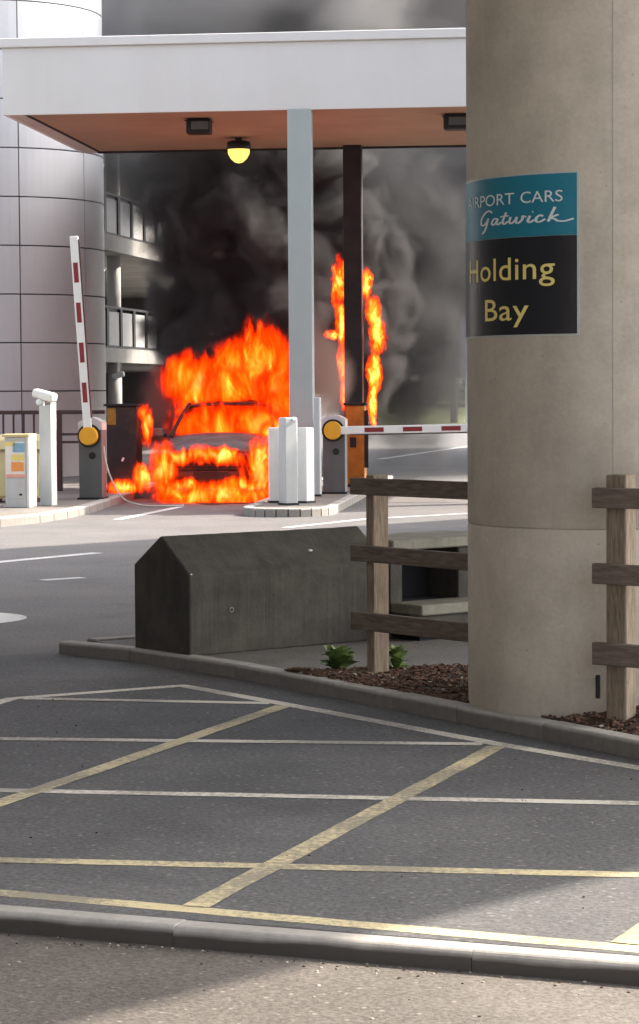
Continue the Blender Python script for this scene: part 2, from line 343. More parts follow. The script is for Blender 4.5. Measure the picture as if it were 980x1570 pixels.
def kerb_run(name, label_kind, pts, w, top, bot, stone=0.9, side=1, bev=0.03, gap=0.004, hide=0.8):
    """stones laid end to end along a polyline; the polyline is the road-side foot of the stones, side=+1: stones lie left of it"""
    root = thing(name, None, None, kind='structure'); h = (top - bot) / 2
    mat = kerb_mat(name + '_concrete', h - bev * .55 + .015, hide)
    P = [Vector(p) for p in pts]
    for a, b in zip(P, P[1:]):
        d = b - a; n = max(1, round(d.length / stone)); dd = d.normalized(); nn = Vector((-dd.y, dd.x)) * side
        for k in range(n):
            l = d.length / n; c = a + dd * (l * (k + 0.5)) + nn * w / 2; x0 = (l - gap) / 2
            arc = [(-w / 2 + bev - bev * math.cos(R(q)), h - bev + bev * math.sin(R(q))) for q in (0, 18, 36, 54, 72, 90)]
            prof = [(-w / 2, -h)] + arc + [(w / 2 - .006, h), (w / 2, h - .006), (w / 2, -h)]
            bm = NB(); A, B = [[bm.verts.new((x, y * side, z)) for y, z in prof] for x in (-x0, x0)]; m_ = len(prof)
            for q in range(m_): bm.faces.new((A[q], A[(q + 1) % m_], B[(q + 1) % m_], B[q]))
            bm.faces.new(A); bm.faces.new(B)
            o = obj('kerb_stone', bm, mat, root)
            o.location = (c.x, c.y, (top + bot) / 2 + random.uniform(-0.002, 0.002)); o.rotation_euler = (random.uniform(-.004, .004), random.uniform(-.001, .001), math.atan2(dd.y, dd.x))
    return root
kerb_run('near_kerb', None, [kp(-5.95), kp(8.05)], 0.10, 0.008, -0.25, 0.92, 1, 0.028, .002, hide=.9)

# grit in the gutters and loose stones on the apron
bm = NB(); bm2 = NB()
for k in range(0, 900, 3):
    if k < 380: p = K0 + KD * random.uniform(-.6, 3.2) + KN * (-.005 - abs(random.gauss(0, .05))); z = -.054
    elif k < 620: p = K0 + KD * random.uniform(-.8, 3.2) + KN * random.uniform(-1.3, -.05); z = -.054
    else: p = Vector((random.uniform(-2, 1.6), random.uniform(7.2, 13))); z = .006
    s_ = random.uniform(.002, .0055) * (1 if k < 620 else .9)
    bmesh.ops.create_icosphere(bm if random.random() < .6 else bm2, subdivisions=1, radius=s_, matrix=Matrix.Translation((p.x, p.y, z)) @ Matrix.Rotation(random.random() * 6, 4, 'Z') @ Matrix.Diagonal((1.4, 1, .7, 1)))
tag(obj('loose_grit', bm, 'chip_pale'), 'pale loose grit lying on the tarmac and in the gutter', 'grit', kind='stuff')
tag(obj('dark_grit', bm2, 'soil'), 'dark loose grit lying on the tarmac and in the gutter', 'grit', kind='stuff')
isl = [(-1.607, 14.577), (-1.139, 14.16), (-0.481, 13.279), (-0.217, 12.85), (0.653, 11.434), (1.374, 10.239), (2.1, 9.1), (3.2, 8.0), (5.0, 7.1), (9.0, 5.6)]
back = [(-1.607, 14.577), (-1.45, 14.75), (-0.6, 15.32), (1.2, 16.6), (4.95, 19.1), (12, 22)]
def inset(pts, o):
    out = []; P = [Vector(p) for p in pts]
    for i, p in enumerate(P):
        d = (P[min(len(P) - 1, i + 1)] - P[max(0, i - 1)]).normalized(); out.append((p.x - d.y * o, p.y + d.x * o))
    return out
fi, bi = inset(isl, 0.06), inset(back, -0.05)
pv = obj('island_pavement', prism(NB(), fi[1:] + [(14, 6), (14, 22)] + bi[::-1][:-1] , -0.05, 0.07), 'paving'); tag(pv, kind='structure')
kerb_run('island_kerb', None, isl, 0.11, 0.08, -0.2, 0.6, 1, 0.018, .005, .55)
kerb_run('island_back_kerb', None, back[1:], 0.125, 0.08, -0.2, 0.9, -1, 0.02)

# mulch bed between the kerb and the fence line
def soil_z(x, y, f):
    m = 0.075 * math.exp(-(((x - 1.45) / 0.55) ** 2 + ((y - 10.85) / 0.5) ** 2)) * min(1, f * 4)
    return 0.074 + m + 0.02 * min(1, f * 5, (1 - f) * 6 + 0.1) * (noise.noise(Vector((x * 5, y * 5, 0))) + 0.6)
front = inset([(-0.217, 12.75), (0.653, 11.434), (1.374, 10.239), (2.1, 9.1), (3.2, 8.0)], 0.125)
rear = [(-0.20, 12.93), (1.0, 13.25), (2.3, 12.3), (3.4, 10.8), (4.2, 9.4)]
bm = NB(); rows = []
NS, NT = 110, 26
def lerp_poly(P, t):
    t *= len(P) - 1; i = min(int(t), len(P) - 2); a, b = Vector(P[i]), Vector(P[i + 1]); return a.lerp(b, t - i)
soil_pts = []
for i in range(NS + 1):
    a, b = lerp_poly(front, i / NS), lerp_poly(rear, i / NS); row = []
    for j in range(NT + 1):
        p = a.lerp(b, j / NT); z = soil_z(p.x, p.y, j / NT); row.append(bm.verts.new((p.x, p.y, z))); soil_pts.append((p.x, p.y, z))
    rows.append(row)
for i in range(NS):
    for j in range(NT): bm.faces.new((rows[i][j], rows[i + 1][j], rows[i + 1][j + 1], rows[i][j + 1]))
so = obj('soil_bed', bm, 'soil', smooth=True); tag(so, kind='structure')
bm, bm2 = NB(), NB()
for k in range(3600):
    t, f = random.random() * 0.72, random.random() ** 1.2
    a, b = lerp_poly(front, t), lerp_poly(rear, t); p = a.lerp(b, f); z = soil_z(p.x, p.y, f)
    s = random.uniform(0.012, 0.04)
    rot = (Matrix.Rotation(random.random() * 6.3, 4, 'Z') @ Matrix.Rotation(random.uniform(-.5, .5), 4, 'X') @ Matrix.Rotation(random.uniform(-.4, .4), 4, 'Y'))
    bx(bm2 if random.random() < 0.05 else bm, (p.x, p.y, z + 0.006), (s, s * random.uniform(.3, .7), 0.007), rot=rot)
tag(obj('mulch_chips', bm, 'chip'), 'brown bark mulch chips scattered over the soil bed', 'mulch', kind='stuff')
tag(obj('pale_litter', bm2, 'chip_pale'), 'pale bits of litter among the bark mulch', 'litter', kind='stuff')

# plaza pavement on the left and the narrow island between the lanes
lk = [(-9.0, 26.2), (-3.838, 28.593), (-3.45, 29.4), (-3.22, 30.428), (-3.05, 31.6), (-2.98, 32.938), (-2.86, 35), (-2.3, 42), (-1.9, 46)]
lp = inset(lk, 0.06)
pz = obj('plaza_pavement', prism(NB(), lp + [(-1.9, 49), (-30, 49), (-30, 26.2)], -0.05, 0.098), 'plaza'); tag(pz, kind='structure')
kerb_run('plaza_kerb', None, lk, 0.14, 0.11, -0.2, 0.6, 1, 0.02, 0.02, .45)
axis = lambda d: -0.2 + (d - 33.0) * 0.1
nose = [(axis(31.0) + 0.6 * math.sin(a), 31.0 - 0.65 * math.cos(a)) for a in [R(x) for x in range(-90, 91, 15)]]
ri = nose + [(axis(42) + 0.6, 42.0), (axis(42) - 0.6, 42.0)]
def shrink(poly, k, c): return [(c[0] + (x - c[0]) * k, c[1] + (y - c[1]) * k) for x, y in poly]
ip = obj('lane_island', prism(NB(), [(axis(y) + (x - axis(y)) * 0.9, y + (0.06 if y < 36 else -0.03)) for x, y in ri], -0.05, 0.098), 'plaza'); tag(ip, kind='structure')
kerb_run('lane_island_kerb', None, ri + ri[:1], 0.12, 0.11, -0.2, 0.45, 1, 0.02, 0.02, .3)

# ------------------------------------------------------------------ far ground on the right
gr = obj('grass_verge', NB(), 'grass'); bpy.data.objects.remove(gr)
bm = NB(); rows = []
for i in range(31):
    row = []
    for j in range(9):
        x = 2.5 + i * 1.2; y = 92 + j * 2.5
        row.append(bm.verts.new((x, y + 0.12 * x, 0.02 + 1.5 * (j / 8) ** 1.3 + 0.08 * noise.noise(Vector((x * .7, y * .7, 0))))))
    rows.append(row)
for i in range(30):
    for j in range(8): bm.faces.new((rows[i][j], rows[i + 1][j], rows[i + 1][j + 1], rows[i][j + 1]))
tag(obj('grass_bank', bm, 'grass', smooth=True), kind='structure')

# ------------------------------------------------------------------ viaduct pillar with its deck
PC, PR = (1.383, 11.6), 0.66
pil = thing('concrete_pillar', 'huge round concrete pillar carrying a sign above the mulch bed', 'pillar', (PC[0], PC[1], 0))
def drum(z0, z1): return lathe(NB(), [(PR - .006, z0), (PR, z0 + .008), (PR, z1 - .008), (PR - .006, z1)], 96)
for z0, z1 in ((-0.2, 0.955), (0.955, 6.6)):
    o = obj('drum', drum(z0, z1), 'pillar', pil, True)
bm = NB(); bx(bm, (PR * math.sin(R(-3)), -PR * math.cos(R(-3)) + .0005, 3.2), (0.003, 0.004, 6.4)); obj('vertical_joint', bm, M['slab'], pil)
bm = NB(); bx(bm, (PR * math.sin(R(-9)), -PR * math.cos(R(-9)), 0.23), (0.022, 0.012, 0.11), bev=.005); obj('drain_slot', bm, 'black', pil)
lathe_head = obj('pillar_head', lathe(NB(), [(PR + .02, 6.6), (PR + .5, 7.0)], 48), 'deck', pil, True)
dk = thing('viaduct_deck', 'concrete road deck carried on the round pillar overhead', 'bridge', (1.383, 11.6, 7.0), R(45.2))
# local x along the deck, local y across (towards upper left of the plan)
bm = NB(); rng(bm, -60, 60, -6.35, 7.4, 0.0, 0.9); obj('deck_slab', bm, 'deck', dk)
for y in (-6.25, 7.3):
    bm = NB(); rng(bm, -60, 60, y - .1, y + .1, 0.9, 1.9); obj('parapet', bm, 'deck', dk)

# sign wrapped round the pillar
def cylpt(s, z, off):                   # s: arc length from the pillar's -Y side towards +X
    a = s / PR; r = PR + off; return (PC[0] + r * math.sin(a), PC[1] - r * math.cos(a), z)
A0, A1 = R(-88) * PR, R(-16.2) * PR
sg = thing('pillar_sign', 'blue and black holding bay sign wrapped round the concrete pillar', 'sign', cylpt((A0 + A1) / 2, 1.848, 0))
SO = Vector(sg.location)
def arc_plate(s0, s1, z0, z1, o0, o1, n=28):
    bm = NB(); cols = []
    for i in range(n + 1):
        s = s0 + (s1 - s0) * i / n
        cols.append([bm.verts.new(Vector(cylpt(s, z, o)) - SO) for z, o in ((z0, o0), (z1, o0), (z1, o1), (z0, o1))])
    for a, b in zip(cols, cols[1:]):
        for k in range(4): bm.faces.new((a[k], a[(k + 1) % 4], b[(k + 1) % 4], b[k]))
    bm.faces.new(cols[0]); bm.faces.new(cols[-1][::-1]); return bm
obj('border', arc_plate(A0, A1, 1.848, 2.600, 0.001, 0.006), 'signedge', sg)
obj('blue_panel', arc_plate(A0 + .008, A1 - .010, 2.309, 2.591, 0.004, 0.009), 'blue', sg)
obj('black_panel', arc_plate(A0 + .008, A1 - .010, 1.857, 2.307, 0.004, 0.0092), 'signblack', sg)
def text_mesh(body, bold=0.0, spacing=1.0):
    cu = bpy.data.curves.new('lettering', 'FONT'); cu.body = body; cu.size = 1; cu.offset = bold; cu.space_character = spacing; cu.resolution_u = 4
    o = bpy.data.objects.new('lettering', cu); COL.objects.link(o); bpy.context.view_layer.update()
    me = bpy.data.meshes.new_from_object(o.evaluated_get(bpy.context.evaluated_depsgraph_get()))
    bpy.data.objects.remove(o); bpy.data.curves.remove(cu)
    return me
def wrap_text(name, body, s0, s1, z, cap, mat, bold=0.0, spacing=1.0):
    me = text_mesh(body, bold, spacing)
    xs = [v.co.x for v in me.vertices]; x0, x1 = min(xs), max(xs)
    capref = 0.69
    for v in me.vertices:
        v.co = Vector(cylpt(s0 + (s1 - s0) * (v.co.x - x0) / (x1 - x0), z + v.co.y * cap / capref, 0.0108)) - SO
    me.materials.append(M[mat]); o = bpy.data.objects.new(name, me); link(o, sg); return o
wrap_text('airport_lettering', 'AIRPORT', R(-80) * PR, R(-44.5) * PR, 2.463, 0.052, 'lwhite')
wrap_text('cars_lettering', 'CARS', R(-41.3) * PR, R(-22.7) * PR, 2.463, 0.052, 'lwhite')
wrap_text('holding_lettering', 'Holding', R(-77.5) * PR, R(-26.0) * PR, 2.112, 0.104, 'lyellow', 0.004, 1.05)
wrap_text('bay_lettering', 'Bay', R(-62.5) * PR, R(-37.5) * PR, 1.925, 0.1, 'lyellow', 0.004, 1.05)
strokes = [[(2.0, 1.75), (1.6, 2.05), (1.0, 1.8), (.4, 1.0), (.35, .3), (.75, .1), (1.2, .5), (1.5, 1.05)], [(1.5, 1.05), (1.25, .1), (.9, -.7), (.5, -1.1)],
    [(2.65, .85), (2.25, .85), (1.95, .3), (2.15, .02), (2.5, .3), (2.75, .9)], [(2.75, .9), (2.6, .25), (2.8, .02), (3.15, .35)],
    [(3.75, 1.65), (3.35, .4), (3.5, .02), (3.95, .35)], [(3.05, 1.08), (4.05, 1.14)],
    [(4.25, .95), (4.1, .3), (4.3, .02), (4.7, .4), (4.9, .9)], [(4.9, .9), (4.8, .2), (5.05, .02), (5.45, .5), (5.5, .95), (5.85, .8)],
    [(6.2, .95), (6.0, .25), (6.2, .02), (6.6, .35)], [(6.42, 1.42), (6.5, 1.5)],
    [(7.4, .75), (7.15, .95), (6.8, .6), (6.8, .1), (7.1, .02), (7.6, .4)],
    [(8.45, 2.0), (8.1, .9), (7.85, 0.0)], [(8.75, .95), (8.4, .75), (8.05, .5), (8.4, .35), (8.7, .05), (9.3, .02), (10, .32)]]
bm = NB(); S0, S1 = R(-67) * PR, R(-18.3) * PR
for st in strokes:
    pts = catmull([(x, y, 0) for x, y in st], 5); L, Rr = [], []
    for i, p in enumerate(pts):
        d = (pts[min(len(pts) - 1, i + 1)] - pts[max(0, i - 1)]); d = d.normalized() if d.length > 1e-6 else Vector((1, 0, 0))
        w = 0.09 + 0.045 * abs(d.y); n = Vector((-d.y, d.x, 0)) * w
        for q, li in ((p + n, L), (p - n, Rr)):
            li.append(bm.verts.new(Vector(cylpt(S0 + (S1 - S0) * q.x / 10, 2.372 + q.y * 0.033, 0.0108)) - SO))
    for i in range(len(pts) - 1): bm.faces.new((L[i], L[i + 1], Rr[i + 1], Rr[i]))
obj('script_lettering', bm, 'lwhite', sg)

# ------------------------------------------------------------------ timber fence either side of the pillar
def fence(label, base, ang, we, wn_, top, bands, t0, t1, zb):
    f = thing('timber_fence', label, 'fence', (base[0], base[1], zb), ang)
    # local x along the fence, local -y towards the road
    o = obj('post', bx(NB(), (0, 0, (top - zb - .15) / 2), (we, wn_, top - zb + .15), bev=.006), 'timber_post', f)
    o = share('post', o, f, (1.75, 0, 0)) if t1 > 1.6 else o
    for z0, z1 in bands:
        bm = NB(); bx(bm, (0, 0, 0), (t1 - t0, .04, z1 - z0), bev=.004)
        for v in bm.verts: v.co.z += 0.004 * noise.noise(Vector((v.co.x * 2, z0 * 9, 0)))
        o = obj('rail', bm, 'timber', f); o.location = ((t0 + t1) / 2, -wn_ / 2 - .0205, (z0 + z1) / 2 - zb); o.rotation_euler = (random.uniform(-.02, .02), random.uniform(-.004, .004), 0)
    return f
fence('weathered three rail timber fence running into the pillar beside the weeds', (0.309, 12.757), R(-51), .062, .112, 1.15, [(1.047, 1.137), (.688, .774), (.322, .418)], -.115, .915, .06)
fence('three rail timber fence leaving the pillar beside the drain slot', (1.366, 10.79), R(-42), .11, .085, 1.215, [(1.066, 1.158), (.72, .813), (.353, .455)], -.105, 1.85, .12)

# ------------------------------------------------------------------ concrete block and the shelf unit behind the fence
BA = R(38)
blk = thing('concrete_barrier_block', 'dark concrete barrier block with a gabled top on the traffic island', 'barrier', (-0.757, 13.75, 0.07), BA)
bl, bw = 1.49, 0.575
prof = [(0, 0), (0, .475), (.29, .69), (bw, .51), (bw, 0)]          # (local y across, z)
bm = NB(); rings = []
NX = 60
for i in range(NX + 1):
    x = bl * i / NX
    rings.append([bm.verts.new((x, y + .004 * noise.noise(Vector((x * 9, y * 9, z * 9))) + .002 * noise.noise(Vector((x * 30, y * 30, z * 30))), z + .003 * noise.noise(Vector((x * 11, y * 5 + 7, z * 5))))) for y, z in prof])
for a, b in zip(rings, rings[1:]):
    for k in range(5): bm.faces.new((a[k], a[(k + 1) % 5], b[(k + 1) % 5], b[k]))
bm.faces.new(rings[0]); bm.faces.new(rings[-1][::-1])
bmesh.ops.recalc_face_normals(bm, faces=bm.faces[:])
bmesh.ops.bevel(bm, geom=[e for e in bm.edges if e.calc_face_angle(0) > 0.35], offset=.012, segments=2, affect='EDGES', profile=.5)
obj('block', bm, 'block', blk)
bm = NB()
tube(bm, (.30, -.004, .255), (.30, .02, .255), .016, n=16); obj('lifting_eye', bm, 'stone', blk)
bm = NB(); tube(bm, (.30, -.006, .255), (.30, .02, .255), .009, n=12); obj('lifting_hole', bm, 'black', blk)
for (x, y, z) in ((0.98, .12, .566), (.02, .015, .474)):
    bm = NB(); bmesh.ops.create_icosphere(bm, subdivisions=2, radius=.013, matrix=Matrix.Translation((x, y, z)) @ Matrix.Diagonal((1.3, 1, .6, 1))); obj('paint_splash', bm, 'lwhite', blk)
e0 = Vector((-0.757, 13.75, 0)) + Vector((math.cos(BA), math.sin(BA), 0)) * 1.51
un = thing('concrete_shelf_unit', 'low concrete shelf unit with a dark opening behind the timber fence', 'bench', (e0.x, e0.y, 0.07), BA)
bm = NB(); rng(bm, .0, .10, 0, .5, 0, .545, .006); o = obj('side_wall', bm, 'block', un)
bm = NB(); rng(bm, .56, .8, 0, .5, 0, .545, .006); obj('side_wall', bm, 'block', un)
bm = NB(); rng(bm, -.0, .95, -.03, .55, .546, .61, .008); obj('top_slab', bm, 'stone', un)
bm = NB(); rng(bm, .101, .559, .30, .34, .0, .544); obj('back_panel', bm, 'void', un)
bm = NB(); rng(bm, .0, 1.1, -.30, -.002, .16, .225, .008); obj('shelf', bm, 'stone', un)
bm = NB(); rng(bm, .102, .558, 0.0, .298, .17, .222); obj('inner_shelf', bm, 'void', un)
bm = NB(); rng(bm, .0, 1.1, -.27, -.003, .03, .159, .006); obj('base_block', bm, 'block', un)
bm = NB(); rng(bm, .05, 1.05, -.22, -.01, .0, .031); obj('foot', bm, 'void', un)  # near-black strip painted in as the shaded gap below the base block

# weeds
def leaf_mesh():
    bm = NB(); n = 6; L, C, Rr = [], [], []
    for i in range(n + 1):
        t = i / n; w = .26 * math.sin(math.pi * min(1, t * .93 + .07)) ** .8; x = t; z = .45 * t - .42 * t * t
        L.append(bm.verts.new((x, w, z + .05 * w))); C.append(bm.verts.new((x, 0, z - .02))); Rr.append(bm.verts.new((x, -w, z + .05 * w)))
    for i in range(n):
        bm.faces.new((C[i], C[i + 1], L[i + 1], L[i])); bm.faces.new((Rr[i], Rr[i + 1], C[i + 1], C[i]))
    me = bpy.data.meshes.new('leaf'); bm.to_mesh(me); bm.free()
    for p in me.polygons: p.use_smooth = True
    me.materials.append(M['leaf']); return me
LEAF = leaf_mesh()
def weed(label, x, y, h, sp, n):
    w = thing('weed', label, 'plant', (x, y, .085), group=None)
    for k in range(n):
        o = bpy.data.objects.new('leaf', LEAF); link(o, w); wd = random.uniform(.9, 1.7)
        a = random.random() * 6.283; r = random.random()
        o.location = (r * sp * .35 * math.cos(a), r * sp * .35 * math.sin(a), random.random() * h * .55 - .01)
        s = random.uniform(.5, 1.0) * sp; o.scale = (s, s * wd, s); o.rotation_euler = (random.uniform(-.5, .5), -random.uniform(.1, 1.2), a)
    bm = NB()
    for k in range(4): tube(bm, (0, 0, -.03), (random.uniform(-.05, .05), random.uniform(-.05, .05), h * .7), .004, .002, 6)
    obj('stem', bm, 'leaf', w)
weed('bushy green weed growing at the foot of the barrier block', 0.10, 13.0, .13, .1, 100)
weed('small pale weed tucked behind the leaning timber fence post', 0.415, 12.93, .17, .075, 44)
weed('tiny weed sprouting by the fence post at the drain slot', 1.53, 10.95, .08, .06, 12)

# ------------------------------------------------------------------ canopy
CA = R(-6)
can = thing('toll_canopy', 'flat white roof canopy over the barrier lanes on steel columns', 'canopy', (-4.633, 35.5, 0), CA)
CW, CD, ZB = 12.5, 5.75, 5.71
bm = NB(); rng(bm, 0, CW, 0, .06, ZB, ZB + .98); obj('fascia', bm, 'fascia', can)
bm = NB(); rng(bm, 0, .06, .0605, CD, ZB + .001, ZB + .98); obj('side_fascia', bm, 'fascia', can)
bm = NB(); rng(bm, .0605, CW, CD - .06, CD, ZB + .001, ZB + .98); obj('rear_fascia', bm, 'fascia', can)
bm = NB(); rng(bm, -.05, CW + .05, -.05, CD + .05, ZB + .983, ZB + 1.12, .01); obj('roof_lip', bm, 'fascia', can)
bm = NB(); rng(bm, .35, CW, .063, CD - .18, ZB + .012, ZB + .04); obj('soffit', bm, 'soffit', can)
bm = NB(); rng(bm, .0615, .30, .063, CD - .0615, ZB - .0, ZB + .035); obj('edge_trim', bm, 'trim', can)
bm = NB(); rng(bm, .301, CW, CD - .175, CD - .0615, ZB - .015, ZB + .035); obj('edge_trim', bm, 'soot', can)
bm = NB(); rng(bm, .301, .345, .063, CD - .18, ZB + .0, ZB + .035); obj('shadow_gap', bm, 'soot', can)
def to_can(x, y):
    v = Matrix.Rotation(-CA, 2) @ Vector((x + 4.633, y - 35.5)); return v.x, v.y
cx_, cy_ = to_can(-0.246, 35.12)
bm = NB(); rng(bm, cx_ - .175, cx_ + .175, cy_ - .13, cy_ + .13, .09, ZB + .011, .015, 2); obj('column', bm, 'column', can)
bm = NB(); rng(bm, cx_ - .24, cx_ + .24, cy_ - .2, cy_ + .2, .085, .12, .005); obj('base_plate', bm, 'palegrey', can)
cx2, cy2 = to_can(.60, 40.35)
bm = NB(); rng(bm, cx2 - .155, cx2 + .155, cy2 - .13, cy2 + .13, .09, ZB + .011, .01); obj('column', bm, 'soot', can)['label'] = 'soot blackened rear column'
for k, (lx, ly) in enumerate((to_can(5.2, 34.6), to_can(6.0, 39.7))):
    bm = NB(); rng(bm, lx - .175, lx + .175, ly - .13, ly + .13, -.05, ZB + .011, .015, 2); obj('column', bm, 'column', can)

def flood(label, x, y, rz):
    f = thing('floodlight', label, 'floodlight', (x, y, ZB), rz, 'square floodlights under the canopy')
    bm = NB(); rng(bm, -.16, .16, -.12, .12, -.02, .012, .004); obj('mounting_plate', bm, 'soot', f)
    bm = NB(); bx(bm, (0, 0, -.12), (.36, .3, .2), bev=.02, seg=2); obj('housing', bm, 'black', f)
    bm = NB(); bx(bm, (.03, -.152, -.10), (.26, .01, .12), bev=.003); obj('lens', bm, 'darkgrey', f)
    bm = NB(); rng(bm, -.2, .2, -.17, .17, -.03, -.018, .003); obj('visor', bm, 'black', f)
flood('black box floodlight fixed to the canopy ceiling near the dome lamp', -1.775, 36.25, CA)
flood('black box floodlight fixed to the canopy ceiling beside the pillar', 2.08, 35.9, CA)
lm = thing('dome_lamp', 'lit yellow dome lamp hanging from the canopy ceiling', 'lamp', (-1.27, 38.95, ZB), CA)
bm = NB(); tube(bm, (0, 0, -.04), (0, 0, .011), .06, n=16); obj('stem', bm, 'black', lm)
obj('cap', lathe(NB(), [(.12, -.04), (.19, -.06), (.2, -.17), (.19, -.18)], 24), 'black', lm, True)
obj('glass_bowl', lathe(NB(), [(.18, -.181), (.175, -.25), (.13, -.33), (.07, -.385), (.02, -.4)], 24), 'lamp_glow', lm, True)

# ------------------------------------------------------------------ guards, cabinets, barriers
def guard(label, x, y, w, d, h, mat, rz=CA):
    g_ = thing('guard_post', label, 'bollard', (x, y, .098), rz)
    bm = NB(); rng(bm, -w / 2, w / 2, -d / 2, d / 2, 0, h, .018, 3); obj('housing', bm, mat, g_)
    bm = NB(); rng(bm, -w / 2 - .012, w / 2 + .012, -d / 2 - .012, d / 2 + .012, 0, .03, .004); obj('foot', bm, 'black', g_)
    return g_
guard('short white steel guard box beside the burning car', -.612, 32.3, .14, .22, 1.02, 'white', CA + R(12))
t_ = guard('tallest pale grey steel guard post with a rounded top', -.41, 31.6, .19, .2, 1.16, 'palegrey', CA + R(33))
bm = NB(); tube(bm, (.02, -.08, 1.13), (.06, -.085, 1.13), .035, n=12); obj('reflector', bm, 'lwhite', t_)
t_ = guard('bright white steel guard box in front of the canopy column', -.2, 32.15, .20, .2, 1.02, 'white', CA - R(28))
bm = NB(); tube(bm, (-.05, -.11, .95), (-.05, -.098, .95), .02, n=12); obj('lock', bm, 'capgrey', t_)
guard('thin upright steel plate standing against the canopy column', -.02, 34.2, .09, .2, 1.42, 'palegrey', CA)

def barrier(label, x, y, rz, raised, hubz):
    b = thing('barrier_gate', label, 'barrier', (x, y, .098), rz)
    bm = NB(); rng(bm, -.165, .165, -.17, .17, .0, .98, .012, 2); obj('cabinet', bm, 'darkgrey', b)
    bm = NB(); rng(bm, -.19, .19, -.19, .19, -.0, .03); obj('plinth', bm, 'black', b)
    bm = NB()
    pts = [(-.17, .981), (-.17, 1.06)] + [(-.17 + .34 * k / 8, 1.09 + .07 * math.sin(math.pi * k / 8)) for k in range(9)] + [(.17, 1.06), (.17, .981)]
    lo = [bm.verts.new((px, -.175, pz)) for px, pz in pts]; hi = [bm.verts.new((px, .175, pz)) for px, pz in pts]
    bm.faces.new(lo); bm.faces.new(hi[::-1])
    for i in range(len(pts)): bm.faces.new((lo[i], lo[(i + 1) % len(pts)], hi[(i + 1) % len(pts)], hi[i]))
    obj('cap', bm, 'capgrey', b)
    hx = -.01
    bm = NB(); tube(bm, (hx, -.2, hubz), (hx, -.168, hubz), .165, n=32); obj('hub_backing', bm, 'black', b)
    bm = NB(); tube(bm, (hx, -.29, hubz), (hx, -.2, hubz), .125, .135, n=32)
    hb = obj('hub', bm, 'hub', b)
    bm = NB(); tube(bm, (.03, -.182, .62), (.03, -.168, .62), .05, n=20); obj('lock', bm, 'black', b)
    L = 2.7 if raised else 2.9
    ang = R(93.5) if raised else R(.8)
    arm = obj('arm', bx(NB(), (L / 2 + .1, 0, 0), (L, .05, .118), bev=.012, seg=2), 'white', b)
    arm.location = (hx, -.25, hubz); arm.rotation_euler = (0, -ang, 0)
    n = 4 if raised else 5
    for k in range(n):
        s0 = .48 + k * .56
        o = obj('red_stripe', bx(NB(), (s0 + .13, -.0265, 0), (.28, .004, .066)), 'red', arm)
        o2 = obj('red_stripe', bx(NB(), (s0 + .13, 0, -.0605), (.28, .04, .004)), 'red', arm)
    o = obj('rubber_edge', bx(NB(), (L / 2 + .15, 0, -.067), (L - .2, .045, .016)), 'rail', arm)
    return b
barrier('dark grey barrier cabinet with its striped arm raised beside the tower', -3.205, 33.75, CA, True, .90)
barrier('dark grey barrier cabinet with its striped arm lowered across the lane', .235, 35.05, CA, False, .93)

# CCTV post, ticket machine, bin
cc = thing('camera_post', 'pale steel post with a white security camera on top', 'camera', (-3.637, 31.95, .098), R(-14))
bm = NB(); rng(bm, -.08, .08, -.1, .1, 0, 1.34, .008, 2); obj('post', bm, 'palegrey', cc)
bm = NB(); rng(bm, .081, .09, -.1, .1, .002, 1.38, .002); obj('sunlit_side_plate', bm, 'white', cc)  # white strip that paints in the sunlit right side of the post
bm = NB(); tube(bm, (-.06, -.02, 1.34), (-.06, -.02, 1.42), .03, n=12); obj('bracket', bm, 'white', cc)
bm = NB(); rot = Matrix.Rotation(R(12), 4, 'Y')
bx(bm, (0, 0, 0), (.36, .15, .12), bev=.04, seg=3); bmesh.ops.transform(bm, matrix=Matrix.Translation((-.02, -.03, 1.475)) @ Matrix.Rotation(R(-20), 4, 'Z') @ rot, verts=bm.verts[:])
hs = obj('camera_housing', bm, 'white', cc)
bm = NB(); tube(bm, (-.188, .028, 1.51), (-.176, .024, 1.508), .03, n=16); obj('lens', bm, 'black', hs)
bm = NB(); bmesh.ops.create_uvsphere(bm, u_segments=16, v_segments=10, radius=.045, matrix=Matrix.Translation((-.085, -.07, 1.385))); obj('sensor_dome', bm, 'lwhite', cc, True)

tm = thing('ticket_machine', 'grey ticket machine with a coloured notice on its front', 'ticket machine', (-3.95, 31.5, .098), R(-10))
bm = NB(); rng(bm, -.165, .135, -.15, .16, 0, .93, .012, 2); obj('cabinet', bm, 'palegrey', tm)
bm = NB(); rng(bm, .136, .175, -.16, .16, 0.0, .95, .006); obj('side_fin', bm, 'white', tm)
bm = NB(); rng(bm, -.19, .18, -.18, .18, .931, .97, .008); obj('lid', bm, 'cream', tm)
nt_ = obj('notice_board', rng(NB(), -.15, .11, -.16, -.151, .40, .87), 'poster_w', tm)
for nm, m_, x0, x1, z0, z1 in (('notice_header', 'poster_y', -.15, -.02, .81, .87), ('notice_picture', 'poster_b', -.05, .11, .73, .85), ('notice_band', 'poster_y', -.07, .1, .62, .7), ('notice_band', 'poster_o', -.07, .1, .48, .60), ('notice_footer', 'poster_p', -.15, .11, .40, .44)):
    obj(nm, rng(NB(), x0, x1, -.165, -.1605, z0, z1), m_, nt_)
obj('lower_panel', rng(NB(), -.14, .11, -.156, -.1505, .12, .385, .002), 'palegrey', tm)
obj('keyhole', rng(NB(), .03, .07, -.1605, -.1565, .16, .185), 'black', tm)
gb = thing('grit_bin', 'cream yellow grit bin with a domed lid behind the ticket machine', 'bin', (-4.22, 33.1, .098), CA)
bm = NB(); prof_ = [(-.40, .06), (-.44, .72), (.44, .72), (.40, .06)]
lo = [bm.verts.new((x, -.28, z)) for x, z in prof_]; hi = [bm.verts.new((x, .28, z)) for x, z in prof_]
bm.faces.new(lo); bm.faces.new(hi[::-1])
